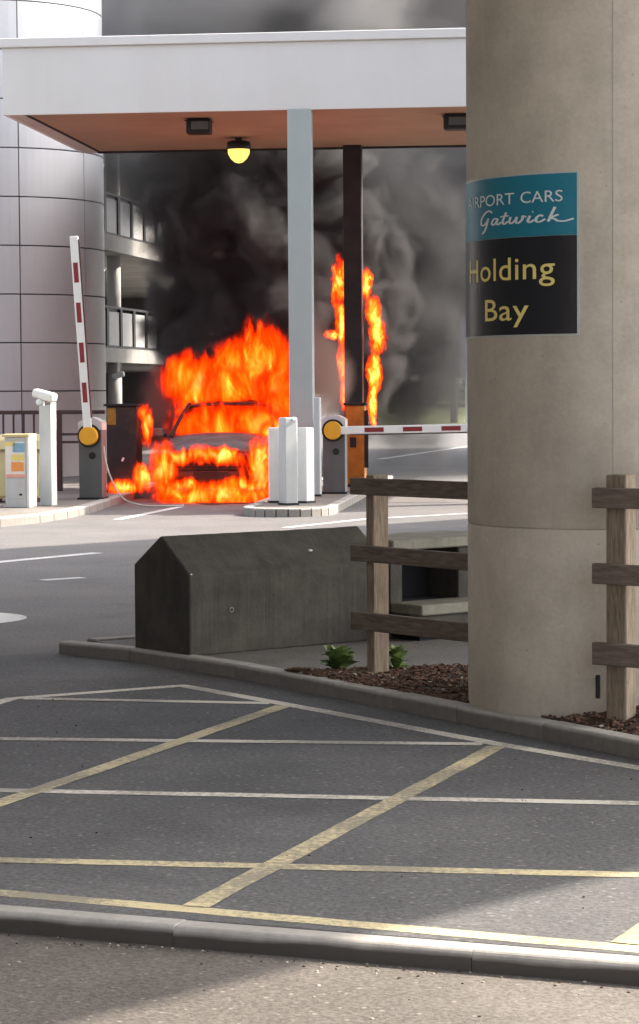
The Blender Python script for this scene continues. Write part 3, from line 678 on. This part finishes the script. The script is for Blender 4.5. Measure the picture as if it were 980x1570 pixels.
for i in range(4): bm.faces.new((lo[i], lo[(i + 1) % 4], hi[(i + 1) % 4], hi[i]))
bmesh.ops.recalc_face_normals(bm, faces=bm.faces[:]); bmesh.ops.bevel(bm, geom=bm.edges[:], offset=.03, segments=3, affect='EDGES'); obj('tub', bm, 'cream', gb)
bm = NB(); rings = []
for j in range(7):
    a = math.pi * j / 6; rings.append([bm.verts.new((x, -.32 * math.cos(a), .735 + .2 * math.sin(a) ** .7 * (1 if abs(x) < .4 else .55))) for x in (-.47, -.38, 0, .38, .47)])
for a, b in zip(rings, rings[1:]):
    for k in range(4): bm.faces.new((a[k], a[k + 1], b[k + 1], b[k]))
bm.faces.new([r[0] for r in rings][::-1]); bm.faces.new([r[4] for r in rings]); bm.faces.new([r for r in rings[0]] + [r for r in rings[-1]][::-1]); obj('lid', bm, 'cream', gb)
for x in (-.3, .3): obj('skid', rng(NB(), x - .05, x + .05, -.26, .26, 0, .075), 'black', gb)

# scorched cabinets
kb = thing('burnt_kiosk', 'burnt black cabinet beside the flames left of the car', 'cabinet', (-2.93, 36.1, .098), CA)
bm = NB(); rng(bm, -.25, .22, -.22, .22, 0.05, 1.3, .02, 2); obj('housing', bm, 'scorch', kb)
obj('plinth', rng(NB(), -.27, .24, -.24, .24, 0, .055), 'soot', kb)
obj('top_lid', rng(NB(), -.28, .25, -.25, .25, 1.3, 1.335, .006), 'soot', kb)
obj('amber_panel', rng(NB(), -.23, -.10, -.229, -.2205, 1.02, 1.27, .003), painted('scorched_amber', (.3, .16, .02), .6, .3, 6, dirt=(.03, .02, .01), dirt_amt=.9), kb)
bm = NB(); bx(bm, (0.0, -.226, .50), (.03, .01, .06), rot=Matrix.Rotation(R(25), 4, 'Y')); obj('peeling_label', bm, 'lwhite', kb)
kc = thing('scorched_ticket_cabinet', 'scorched orange ticket cabinet behind the lowered barrier', 'cabinet', (.585, 37.6, .098), CA)
bm = NB(); rng(bm, -.15, .15, -.2, .2, .04, 1.28, .02, 2); obj('housing', bm, 'burnt_orange', kc)
obj('plinth', rng(NB(), -.17, .17, -.22, .22, 0, .045), 'soot', kc)
obj('top_lid', rng(NB(), -.18, .18, -.23, .23, 1.28, 1.32, .006), 'soot', kc)
obj('side_flange', rng(NB(), .152, .21, -.2, -.17, .3, 1.2, .003), 'soot', kc)
obj('slot_plate', rng(NB(), -.08, .02, -.206, -.2005, .62, .78), 'soot', kc)

bm = NB(); pts = catmull([(-3.03, 33.55, .85), (-2.99, 33.5, .6), (-2.9, 33.45, .35), (-2.75, 33.4, .12), (-2.5, 33.3, .03), (-2.2, 33.25, .016), (-1.9, 33.35, .016)], 8)
tag(obj('cable', path_tube(bm, pts, .012), 'cable', smooth=True), 'pale cable drooping from the raised barrier cabinet to the road', 'cable')

# brown railing in front of the tower
rl = thing('brown_railing', 'dark brown steel railing in front of the round tower', 'railing', (-3.28, 36.6, .098), R(180) + CA)
RL = 5.2   # local x runs to the left
bm = NB(); rng(bm, 0, RL, -.03, .03, 1.18, 1.24, .01); obj('top_rail', bm, 'rail', rl)
for z in (.75, .87): obj('mid_rail', rng(NB(), 0, .95, -.02, .02, z - .018, z + .018, .004), 'rail', rl)
obj('bottom_rail', rng(NB(), .96, RL, -.02, .02, .12, .16, .004), 'rail', rl)
p0 = obj('post', rng(NB(), -.045, .045, -.045, .045, 0, 1.179, .008), 'rail', rl); p0.location = (.72, 0, 0)
for x in (2.4, 4.1, 5.15): share('post', p0, rl, (x, 0, 0))
b0 = obj('baluster', rng(NB(), -.014, .014, -.014, .014, .161, 1.179), 'rail', rl); b0.location = (.95, 0, 0)
for k in range(1, 26): share('baluster', b0, rl, (.95 + k * .16, 0, 0))

# ------------------------------------------------------------------ round tower with cladding panels
TC, TR = (-6.02, 44.4), 2.06
tw = thing('round_tower', 'round stair tower clad in pale grey metal panels', 'tower', (TC[0], TC[1], .09))
obj('core', lathe(NB(), [(TR - .035, 0), (TR - .035, 11.8)], 72), 'seam', tw, True)
PZ = .861; PA = R(40); gap = .011
def panel_mesh(h):
    bm = NB(); n = 10; cols = []
    a0, a1 = gap / TR, PA - gap / TR
    for i in range(n + 1):
        a = a0 + (a1 - a0) * i / n
        cols.append([bm.verts.new((r * math.sin(a), -r * math.cos(a), z)) for r, z in ((TR - .034, 0), (TR - .004, 0), (TR, .004), (TR, h - .004), (TR - .004, h), (TR - .034, h))])
    for a, b in zip(cols, cols[1:]):
        for k in range(6): bm.faces.new((a[k], a[(k + 1) % 6], b[(k + 1) % 6], b[k]))
    bm.faces.new(cols[0]); bm.faces.new(cols[-1][::-1])
    return bm
first = None
for r in range(13):
    z0 = 1.64 - .09 - 1 * PZ + (r - 1) * PZ + gap
    for k in range(9):
        zz = z0; 
        if first is None:
            first = obj('panel', panel_mesh(PZ - 2 * gap), 'panel', tw)
            base = obj('base_panel', panel_mesh(.72), 'panel', tw)
            for p in list(first.data.polygons) + list(base.data.polygons): p.use_smooth = False
        if z0 < 0:
            if k: share('base_panel', base, tw, (0, 0, 0), R(21) + k * PA)
            else: base.location = (0, 0, 0); base.rotation_euler = (0, 0, R(21))
            continue
        if r == 1 and k == 0: o = first; o.location = (0, 0, z0); o.rotation_euler = (0, 0, R(21))
        else: o = share('panel', first, tw, (0, 0, z0), R(21) + k * PA)
        o.rotation_euler.z += random.uniform(-.001, .001)
obj('coping', lathe(NB(), [(TR + .03, 11.8), (TR + .03, 11.95), (TR - .2, 11.96)], 72), 'trim', tw, True)

# ------------------------------------------------------------------ multi-storey car park behind the tower
FA = R(80)
cp = thing('car_park', 'grey multi storey car park with open decks and black railings', 'car park', (-4.58, 52.0, .0), FA)
# local x along the facade (away), local +y into the building (left)
LX0, LX1, DP = -7.0, 26.0, 13.0
for z0, z1 in ((2.27, 2.58), (4.70, 5.05), (7.25, 7.6)):
    obj('floor_slab', rng(NB(), LX0, LX1, 0, DP, z0, z1), 'slab', cp)
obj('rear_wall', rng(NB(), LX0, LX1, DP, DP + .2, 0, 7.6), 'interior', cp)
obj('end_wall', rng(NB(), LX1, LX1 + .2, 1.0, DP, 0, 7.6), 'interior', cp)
cc0 = None
for x in (-4.6, 2.25, 9.2, 16.2, 23.0):
    for z0, z1 in ((0, 2.269), (2.581, 4.699), (5.051, 7.249)):
        for y in (.45, 6.5):
            obj('round_column', lathe(NB(), [(.16, z0), (.16, z1)], 20), 'whitecol', cp, True).location = (x, y, 0)
def deck_rail(z, off):
    tr = obj('top_rail', rng(NB(), LX0, LX1, .03, .09, z + .87, z + .92), 'railblack', cp)
    obj('bottom_rail', rng(NB(), LX0, LX1, .03, .09, z + .0, z + .05), 'railblack', cp)
    n = 18; p0 = i0 = None
    for k in range(n):
        x = off + k * 1.16 - 2.3
        if p0 is None:
            p0 = obj('rail_post', rng(NB(), -.09, .09, .02, .10, 0.052, .868), 'railblack', cp)
            i0 = obj('infill_panel', rng(NB(), .091, 1.069, .05, .07, 0.06, .80), 'infill', cp)
            p0.location = i0.location = (x, 0, z)
        else:
            share('rail_post', p0, cp, (x, 0, z)); share('infill_panel', i0, cp, (x, 0, z))
deck_rail(2.582, .1); deck_rail(5.052, .0)
for z, fl in ((4.70, 'under the middle car park slab'), (7.25, 'under the top car park slab')):
    for x, y, wh in ((2.9, 1.2, 'beside a round column'), (6.5, 2.0, 'deeper inside')):
        l = thing('tube_light', 'white fluorescent tube light %s %s' % (fl, wh), 'light', (0, 0, 0), 0, 'tube lights in the car park')
        v = Matrix.Rotation(FA, 3, 'Z') @ Vector((x, y, 0)) + Vector((-4.58, 52.0, z)); l.location = v; l.rotation_euler.z = FA
        obj('tray', rng(NB(), -.65, .65, -.07, .07, -.05, 0), 'white', l); obj('tube', rng(NB(), -.6, .6, -.04, .04, -.085, -.051), 'tube', l)
ck = thing('wall_camera', 'white security camera fixed under the lowest car park slab', 'camera', (-4.36, 52.0, 2.27), R(-15))
obj('stalk', rng(NB(), -.02, .02, -.02, .02, -.24, 0), 'white', ck)
bm = NB(); bx(bm, (0, 0, -.29), (.28, .12, .12), bev=.03, seg=2, rot=Matrix.Rotation(R(-15), 4, 'Y')); obj('housing', bm, 'white', ck)
bm = NB(); tube(bm, (-.06, 0, -.40), (-.06, 0, -.30), .04, .05, 12); obj('sensor', bm, 'white', ck)

# ------------------------------------------------------------------ the burning car
car = thing('burning_car', 'silver car engulfed in flames with its bonnet still showing', 'car', (-1.575, 34.72, 0), CA)
HW = .9
def loft(secs):
    bm = NB(); rings = []
    for y, prof in secs:
        full = [(x, z) for x, z in prof] + [(-x, z) for x, z in prof[::-1]]
        rings.append([bm.verts.new((x, y, z)) for x, z in full])
    n = len(rings[0])
    for a, b in zip(rings, rings[1:]):
        for k in range(n): bm.faces.new((a[k], a[(k + 1) % n], b[(k + 1) % n], b[k]))
    bm.faces.new(rings[0]); bm.faces.new(rings[-1][::-1]); return bm
def sec(y, w, zb, zt, tuck=.06): return (y, [(.0, zb), (w * .86, zb), (w * .98, zb + .12), (w, (zb + zt) * .52), (w - tuck * .4, zt - .14), (w - tuck, zt), (0.0, zt)])
secs = [sec(.06, .70, .30, .62), sec(.12, .82, .26, .70), sec(.35, .88, .22, .78), sec(.9, .9, .2, .86), sec(1.3, .9, .2, .93), sec(2.2, .9, .2, .95), sec(3.4, .9, .2, .97), sec(4.0, .88, .24, .98), sec(4.3, .8, .3, .9)]
body = obj('body', loft(secs), 'carburnt', car, True)
# bonnet: domed panel
bm = NB(); rows = []
for j in range(9):
    t = j / 8; y = .13 + 1.12 * t; w = .66 + .14 * t ** .6; z = .775 + .22 * t ** .75
    rows.append([bm.verts.new((w * s, y + .10 * s * s * (1 - t), z - .075 * abs(s) ** 2.4)) for s in [k / 6 - 1 for k in range(13)]])
for a, b in zip(rows, rows[1:]):
    for k in range(12): bm.faces.new((a[k], a[k + 1], b[k + 1], b[k]))
bo = obj('bonnet', bm, 'carpaint', car, True); sm = bo.modifiers.new('thickness', 'SOLIDIFY'); sm.thickness = .03
sc_ = []
for k in range(48):
    a = k / 48 * 2 * math.pi; q = 1 + .16 * noise.noise(Vector((3 * math.cos(a), 3 * math.sin(a), 4)))
    sc_.append((-1.35 + 1.15 * q * math.cos(a), 36.8 + 2.75 * q * math.sin(a)))
obj('dark_road_patch', sheet(NB(), [p for p in sc_ if True], .006), 'soot', rd)  # irregular dark patch on the road under and around the car
# cabin
def bar(p, q, w, mat, name, parent): 
    bm = NB(); path_tube(bm, catmull([p, tuple((Vector(p) + Vector(q)) / 2 + Vector((0, 0, .03))), q], 5), w, 8); return obj(name, bm, mat, parent, True)
for s in (-1, 1):
    bar((s * .78, 1.18, .94), (s * .62, 1.95, 1.42), .03, 'carburnt', 'windscreen_pillar', car)
    bar((s * .86, 2.45, .95), (s * .64, 2.5, 1.45), .035, 'carburnt', 'door_pillar', car)
    bar((s * .84, 4.05, .96), (s * .62, 3.6, 1.43), .045, 'carburnt', 'rear_pillar', car)
bm = NB(); rows = []
for j in range(8):
    t = j / 7; y = 1.93 + 1.72 * t; z = 1.43 + .05 * math.sin(math.pi * t)
    rows.append([bm.verts.new((.64 * s, y, z - .05 * abs(s) ** 3)) for s in [k / 5 - 1 for k in range(11)]])
for a, b in zip(rows, rows[1:]):
    for k in range(10): bm.faces.new((a[k], a[k + 1], b[k + 1], b[k]))
rf = obj('roof', bm, 'carburnt', car, True); rf.modifiers.new('thickness', 'SOLIDIFY').thickness = .04
bm = NB(); bx(bm, (0, .1, .56), (1.22, .07, .24), bev=.03, seg=2); gl = obj('grille', bm, 'soot', car)
for k in range(5): obj('grille_bar', rng(NB(), -.56, .56, .045, .064, .46 + k * .045, .475 + k * .045), 'black', gl)
bm = NB(); rows = []
for z, o_ in ((.2, .07), (.25, .0), (.36, -.03), (.44, -.01), (.46, .05)):
    rows.append([bm.verts.new((.86 * s, .02 + o_ + .22 * abs(s) ** 3, z)) for s in [k / 6 - 1 for k in range(13)]])
for a, b in zip(rows, rows[1:]):
    for k in range(12): bm.faces.new((a[k], a[k + 1], b[k + 1], b[k]))
bp = obj('bumper', bm, 'carburnt', car, True); bp.modifiers.new('thickness', 'SOLIDIFY').thickness = .03
obj('number_plate', rng(NB(), -.26, .26, -.035, -.025, .33, .44), 'soot', bp)
for s in (-1, 1):
    bm = NB(); bmesh.ops.create_uvsphere(bm, u_segments=16, v_segments=10, radius=1, matrix=Matrix.Translation((s * .70, .21, .68)) @ Matrix.Rotation(s * R(28), 4, 'Z') @ Matrix.Diagonal((.15, .1, .085, 1))); obj('headlight', bm, 'lens', car, True)
    bm = NB(); bx(bm, (s * 1.0, 1.25, 1.0), (.19, .1, .13), bev=.03, seg=3); mr = obj('door_mirror', bm, 'carpaint', car)
    bm = NB(); tube(bm, (s * .86, 1.27, .95), (s * .95, 1.26, .98), .02, n=8); obj('mirror_stalk', bm, 'black', mr)
    for y in (.82, 3.45):
        bm = NB(); lathe(bm, [(.2, -.1), (.3, -.105), (.325, -.07), (.325, .07), (.3, .105), (.2, .1)], 32)
        bmesh.ops.transform(bm, matrix=Matrix.Translation((s * .80, y, .325)) @ Matrix.Rotation(R(90), 4, 'Y'), verts=bm.verts[:]); ty = obj('wheel', bm, 'tyre', car, True)
        bm = NB(); lathe(bm, [(.05, -.03), (.2, -.05), (.2, .05), (.05, .07)], 24)
        bmesh.ops.transform(bm, matrix=Matrix.Translation((s * .86, y, .325)) @ Matrix.Rotation(R(90) * s, 4, 'Y'), verts=bm.verts[:]); obj('rim', bm, 'rim', ty)

# ------------------------------------------------------------------ background on the right
bd = thing('white_building', 'white building with rows of dark windows beyond the smoke', 'building', (9.5, 128, 0), R(-4))
obj('wall', rng(NB(), -5, 14, 0, 8, 0, 6.2), 'bldg', bd)
w0 = None
for k in range(11):
    for z in (2.3, 3.5, 4.7):
        if w0 is None: w0 = obj('window', rng(NB(), 0, .9, -.06, -.002, 0, .75), 'glass', bd); w0.location = (-4.4, 0, z)
        else: share('window', w0, bd, (-4.4 + k * 1.55, 0, z))
obj('roof_edge', rng(NB(), -5.2, 14.2, -.2, 8.2, 6.2, 6.5), 'bldg', bd)
def pole(label, x, y, h, mat, arm):
    p = thing('street_lamp', label, 'lamp post', (x, y, 0))
    bm = NB(); tube(bm, (0, 0, 0), (0, 0, h), .16, .1, 12); obj('pole', bm, mat, p)
    bm = NB(); path_tube(bm, catmull([(0, 0, h - .1), (arm * .4, 0, h + .4), (arm, 0, h + .5)], 5), .05); obj('arm', bm, mat, p)
    bm = NB(); bx(bm, (arm * 1.15, 0, h + .47), (.7, .25, .14), bev=.03); obj('lamp_head', bm, mat, p)
pole('dark lamp post on the grass bank', 5.55, 98, 7.0, 'soot', 1.2)
pole('white lamp post on the grass bank', 6.1, 97, 7.0, 'white', 1.4)
def far_car(label, x, y, z, mat, rz):
    c_ = thing('parked_car', label, 'car', (x, y, z), rz)
    obj('body', loft([sec(0, .7, .3, .7), sec(.3, .86, .22, .8), sec(1.2, .88, .2, .88), sec(3.6, .88, .2, .95), sec(4.2, .8, .3, .9)]), mat, c_, True)
    obj('cabin', loft([(1.1, [(0, .86), (.8, .86), (.8, .87), (0, .9)]), (1.9, [(0, .86), (.82, .86), (.62, 1.42), (0, 1.45)]), (3.3, [(0, .86), (.82, .86), (.62, 1.42), (0, 1.45)]), (4.0, [(0, .86), (.8, .86), (.8, .9), (0, .92)])]), 'glass', c_, True)
    for s in (-1, 1):
        for y_ in (.8, 3.4):
            bm = NB(); tube(bm, (s * .7, y_, .32), (s * .9, y_, .32), .32, n=20); obj('wheel', bm, 'tyre', c_)
far_car('white car parked at the top of the grass bank', 6.9, 116, 1.42, 'bldg', R(80))
far_car('silver car parked on the grass bank beside the smoke', 4.6, 115, 1.42, 'carpaint', R(85))
def bush(name, label, x, y, z, r, h, n, cat='bush'):
    b = thing(name, label, cat, (x, y, z))
    bm = NB()
    for k in range(n):
        u = Vector((random.gauss(0, 1), random.gauss(0, 1), random.gauss(0, 1))).normalized() * random.random() ** .4
        p = Vector((u.x * r, u.y * r, h * .55 + u.z * h * .5)); p *= 1 + .25 * noise.noise(p * 1.5)
        q = Matrix.Translation(p) @ Matrix.Rotation(random.random() * 6.3, 4, Vector((random.random() - .5, random.random() - .5, random.random() - .5))) @ Matrix.Scale(random.uniform(.06, .14), 4)
        vs = [bm.verts.new(q @ Vector(c_)) for c_ in ((-1, 0, 0), (0, -.5, .1), (1, 0, 0), (0, .5, .1))]; bm.faces.new(vs)
    obj('crown', bm, 'hedge', b)
    bm = NB(); tube(bm, (0, 0, -.3), (0, 0, h * .6), .09, .04, 8); obj('trunk', bm, 'bark', b)
for lb, x, y, r, h in (('round green bush below the white parked car', 6.4, 106.5, 1.3, 1.6), ('low green bush on the grass bank below the silver parked car', 4.6, 107, 1.0, 1.2)):
    bush('bush', lb, x, y, .8, r, h, 1100)
for o in scene.objects:
    if o.name.startswith('bush'): o['group'] = 'bushes on the grass bank'
# ------------------------------------------------------------------ fire and smoke
def vec_math(nt, op, a, b=None):
    n = nt.nodes.new('ShaderNodeVectorMath'); n.operation = op
    for s, v in zip(n.inputs, (a, b)):
        if v is None: continue
        if hasattr(v, 'node'): nt.links.new(v, s)
        else: s.default_value = v
    return n
def mth(nt, op, a, b=None, clamp=False):
    n = nt.nodes.new('ShaderNodeMath'); n.operation = op; n.use_clamp = clamp
    for s, v in zip(n.inputs, (a, b)):
        if v is None: continue
        if hasattr(v, 'node'): nt.links.new(v, s)
        else: s.default_value = v
    return n.outputs[0]
def maprange(nt, v, a, b, c, d, smooth=True):
    n = nt.nodes.new('ShaderNodeMapRange'); n.clamp = True
    if smooth: n.interpolation_type = 'SMOOTHSTEP'
    nt.links.new(v, n.inputs['Value'])
    for k, x in (('From Min', a), ('From Max', b), ('To Min', c), ('To Max', d)): n.inputs[k].default_value = x
    return n.outputs[0]
def ell_field(nt, pos, ells):
    """max over ellipsoids of (1 - normalised distance) * weight"""
    f = None
    for c, r, w in ells:
        d = vec_math(nt, 'DIVIDE', vec_math(nt, 'SUBTRACT', pos, c).outputs[0], r)
        l = vec_math(nt, 'LENGTH', d.outputs[0]).outputs['Value']
        v = mth(nt, 'MULTIPLY', mth(nt, 'SUBTRACT', 1.0, l), w)
        f = v if f is None else mth(nt, 'MAXIMUM', f, v)
    return f
def hull(name, ells, mat, k=1.15, vox=0.25, label=None, cat=None):
    bm = NB()
    for c, r, w in ells:
        bmesh.ops.create_icosphere(bm, subdivisions=3, radius=1.0, matrix=Matrix.Translation(c) @ Matrix.Diagonal((r[0] * k, r[1] * k, r[2] * k, 1)))
    me = bpy.data.meshes.new(name); bm.to_mesh(me); bm.free()
    o = bpy.data.objects.new(name, me); COL.objects.link(o)
    rm = o.modifiers.new('union', 'REMESH'); rm.mode = 'VOXEL'; rm.voxel_size = vox
    bpy.context.view_layer.update()
    me2 = bpy.data.meshes.new_from_object(o.evaluated_get(bpy.context.evaluated_depsgraph_get()))
    o.modifiers.clear(); o.data = me2; bpy.data.meshes.remove(me)
    me2.materials.clear(); me2.materials.append(mat)
    tag(o, label, cat, kind='stuff'); return o

def fire_mat(name, ells, dens=10.0, glow=.75, scale=2.2, hot=0.0, rag=1.0, step=0.25):
    m = bpy.data.materials.new(name); nt, ns, L = nodes_of(m); ns.remove(ns['Principled BSDF'])
    out = ns['Material Output']; pv_ = ns.new('ShaderNodeVolumePrincipled'); L.new(pv_.outputs[0], out.inputs['Volume'])
    tc = ns.new('ShaderNodeTexCoord').outputs['Object']
    mp = ns.new('ShaderNodeMapping'); mp.inputs['Scale'].default_value = (1, 1, .42); L.new(tc, mp.inputs[0])
    n1 = ns.new('ShaderNodeTexNoise'); n1.inputs['Scale'].default_value = scale; n1.inputs['Detail'].default_value = 4; n1.inputs['Roughness'].default_value = .6; n1.inputs['Distortion'].default_value = 1.2
    L.new(mp.outputs[0], n1.inputs['Vector'])
    f = ell_field(nt, tc, ells)
    e = mth(nt, 'ADD', f, mth(nt, 'MULTIPLY', mth(nt, 'SUBTRACT', n1.outputs[0], .5), 1.6 * rag))
    d = mth(nt, 'MULTIPLY', mth(nt, 'POWER', maprange(nt, e, .02, .42, 0, 1, False), 1.6), dens)
    n2 = ns.new('ShaderNodeTexNoise'); n2.inputs['Scale'].default_value = scale * 1.25; n2.inputs['Detail'].default_value = 6; n2.inputs['Roughness'].default_value = .66; n2.inputs['Distortion'].default_value = 1.3
    L.new(mp.outputs[0], n2.inputs['Vector'])
    h = mth(nt, 'ADD', mth(nt, 'ADD', mth(nt, 'MULTIPLY', n2.outputs[0], 1.15), mth(nt, 'MULTIPLY', e, .42)), hot - .285)
    col = ramp(nt, h, [(.33, (.05, .0012, .0)), (.43, (.8, .022, .0005)), (.50, (2.0, .062, .001)), (.57, (2.8, .14, .003)), (.65, (3.2, .38, .025)), (.75, (3.6, 1.1, .22))])
    L.new(d, pv_.inputs['Density']); pv_.inputs['Color'].default_value = (0, 0, 0, 1)
    L.new(col, pv_.inputs['Emission Color']); L.new(mth(nt, 'MULTIPLY', d, glow), pv_.inputs['Emission Strength'])
    m.cycles.volume_step_rate = step
    return m
def fire(label, ells, **kw):
    vox = kw.pop('vox', .06)
    m = fire_mat('flame', ells, **kw)
    return hull('flames', ells, m, 1.22, vox, label, 'fire')
fire('tall orange flames pouring from the roof of the car', [
    ((-1.45, 37.7, 1.68), (1.08, .95, .54), 1), ((-.82, 37.9, 1.95), (.58, .75, .84), 1), ((-2.0, 37.5, 1.78), (.56, .7, .46), 1), ((-.7, 37.5, 1.5), (.54, .8, .9), 1), ((-1.25, 37.8, 2.0), (.56, .7, .54), 1), ((-.62, 36.9, 1.2), (.32, .7, .5), 1)], scale=2.4, rag=1.1)
fire('orange flames filling the cabin behind the missing windscreen of the car', [((-1.45, 36.7, 1.10), (.95, .85, .38), 1), ((-1.0, 36.4, 1.08), (.68, .65, .36), 1), ((-.72, 36.0, .98), (.3, .4, .26), 1)], scale=2.8, rag=.8, vox=.05)
fire('flames licking out between the bonnet and the grille of the car', [((-1.52, 34.64, .68), (.7, .13, .17), 1), ((-.86, 34.58, .55), (.32, .17, .5), 1), ((-2.27, 34.66, .5), (.25, .22, .5), 1), ((-2.05, 34.6, .66), (.26, .12, .16), 1)], scale=4.2, hot=.02, vox=.04)
fire('low flames burning along the road under the front bumper of the car', [((-1.45, 34.5, .1), (1.06, .26, .25), 1), ((-1.05, 34.55, .24), (.36, .15, .17), 1), ((-1.95, 34.55, .24), (.3, .15, .15), 1)], scale=4.2, hot=.03, vox=.04)
fire('thin flame curling up between the burnt kiosk and the car', [((-2.58, 35.85, 1.1), (.11, .12, .36), 1), ((-2.64, 35.8, 1.28), (.11, .12, .16), 1)], scale=6, vox=.03, rag=.9)
fire('bright small flames at the foot of the burnt kiosk', [((-2.66, 35.7, .32), (.18, .16, .28), 1), ((-2.95, 35.72, .18), (.32, .14, .16), 1)], scale=6, hot=.06, vox=.03, rag=.8)
fire('tall narrow flame climbing the side of the sooty column near the car', [((.36, 40.4, 3.4), (.15, .11, .5), 1), ((.40, 40.4, 2.75), (.13, .11, .5), 1), ((.42, 40.4, 2.1), (.12, .11, .5), 1), ((.44, 40.4, 1.6), (.09, .1, .4), 1), ((.24, 40.4, 2.55), (.15, .09, .09), 1)], scale=6, hot=.06, vox=.03, rag=1.0, dens=24)
fire('tall narrow flame climbing the side of the sooty column near the lowered barrier', [((.82, 40.4, 3.4), (.13, .11, .3), 1), ((.93, 40.4, 2.95), (.16, .12, .3), 1), ((1.0, 40.4, 2.5), (.18, .13, .36), 1), ((.95, 40.4, 1.95), (.15, .12, .4), 1), ((.90, 40.4, 1.4), (.09, .1, .5), 1)], scale=6, hot=.08, vox=.03, rag=1.0, dens=24)

def smoke(name, label, ells, dens, col, scale=.9, lo=.05, hi=.45, amp=1.6, vox=.3, step=.35, detail=5.0):
    m = bpy.data.materials.new(name); nt, ns, L = nodes_of(m); ns.remove(ns['Principled BSDF'])
    out = ns['Material Output']; pv_ = ns.new('ShaderNodeVolumePrincipled'); L.new(pv_.outputs[0], out.inputs['Volume'])
    tc = ns.new('ShaderNodeTexCoord').outputs['Object']
    n1 = ns.new('ShaderNodeTexNoise'); n1.inputs['Scale'].default_value = scale; n1.inputs['Detail'].default_value = detail; n1.inputs['Roughness'].default_value = .55; n1.inputs['Distortion'].default_value = .5
    L.new(tc, n1.inputs['Vector'])
    e = mth(nt, 'ADD', ell_field(nt, tc, ells), mth(nt, 'MULTIPLY', mth(nt, 'SUBTRACT', n1.outputs[0], .5), amp))
    L.new(maprange(nt, e, lo, hi, 0, dens), pv_.inputs['Density']); pv_.inputs['Color'].default_value = (*col, 1)
    m.cycles.volume_step_rate = step
    return hull(name, ells, m, 1.6, vox, label, 'smoke')
smoke('black_smoke', 'dense black smoke billowing up behind the burning car', [((-1.5, 42.0, 4.6), (1.65, 1.2, 1.9), 1.5), ((-.6, 41.9, 3.0), (1.7, 1.1, 1.8), 1.5), ((-1.85, 42.2, 2.7), (1.3, 1.0, 1.6), 1.4), ((-1.0, 42.2, 5.7), (2.1, 1.2, 1.0), 1.3), ((.55, 42.2, 3.1), (1.15, 1.0, 2.1), 1.4)], 8.0, (.14, .138, .14), scale=1.2, lo=.04, hi=.5, amp=2.0, detail=6)
smoke('dark_haze_smoke', 'dark grey smoke trailing off beside the black billows', [((1.2, 43.2, 3.2), (1.5, 1.1, 3.0), 1.2), ((-2.5, 43.4, 5.3), (1.3, .9, 1.4), 1.1), ((.2, 43.4, 5.4), (1.5, 1.0, 1.6), 1.1), ((1.7, 43.2, 1.6), (1.1, 1.0, 1.6), 1.0)], 4.0, (.15, .15, .152), scale=.9, lo=-.15, hi=.95, amp=1.7)
smoke('low_smoke', 'thin brown smoke hanging low round the burning car', [((.05, 39.0, 1.9), (.5, .6, 1.0), 1.2), ((-2.45, 37.6, 1.45), (.45, .6, .7), 1.0)], 1.8, (.24, .19, .175), scale=1.4, lo=-.1, hi=.7, vox=.12)
smoke('grey_smoke', 'grey smoke drifting away behind the sooty column', [((2.6, 45.2, 4.9), (2.8, 1.7, 3.6), 1.4), ((1.6, 44.8, 2.4), (1.5, 1.2, 2.0), 1.1), ((-2.9, 46.9, 6.5), (2.0, 1.2, 1.2), 1.1)], 1.8, (.31, .307, .307), scale=.8, lo=-.1, hi=.8)
smoke('smoke_plume', 'broad grey smoke plume rising above the canopy roof', [((.5, 50.5, 10.2), (6.8, 6.0, 4.2), 1.4), ((7.0, 52.0, 8.2), (7, 6.5, 5.2), 1.4), ((13.0, 62.0, 8.0), (8, 8, 5.0), 1.4)], 1.5, (.72, .7, .685), scale=.5, lo=-.1, hi=.6, vox=.5, step=.5)  # last puff is unseen, added to shade the far ground on the right
# unseen block added left of and behind the camera to cut off sky light
tb = thing('sky_blocker', 'long dark unseen block added to shut out sky light from the left', 'building', (-6.2, -6.0, 0), R(0))
obj('wall', rng(NB(), -12, 0, -30, 29, -.1, 14), painted('blocker_dark', (.24, .235, .225), .7, .1, 1), tb)
for k in range(12):
    for z in (3.0, 7.0, 11.0): obj('window', rng(NB(), .002, .04, -28 + k * 4.7, -25 + k * 4.7, z, z + 1.6), 'glass', tb)
obj('blocker_wing', rng(NB(), .06, 6.0, -30, .8, -.1, 14), painted('blocker_wing_dark', (.24, .235, .225), .7, .1, 1), tb)  # added wing behind the camera, darkens faces turned that way
obj('roof_edge', rng(NB(), -12.2, .3, -30.2, 29.2, 14.0, 14.4), 'deck', tb)
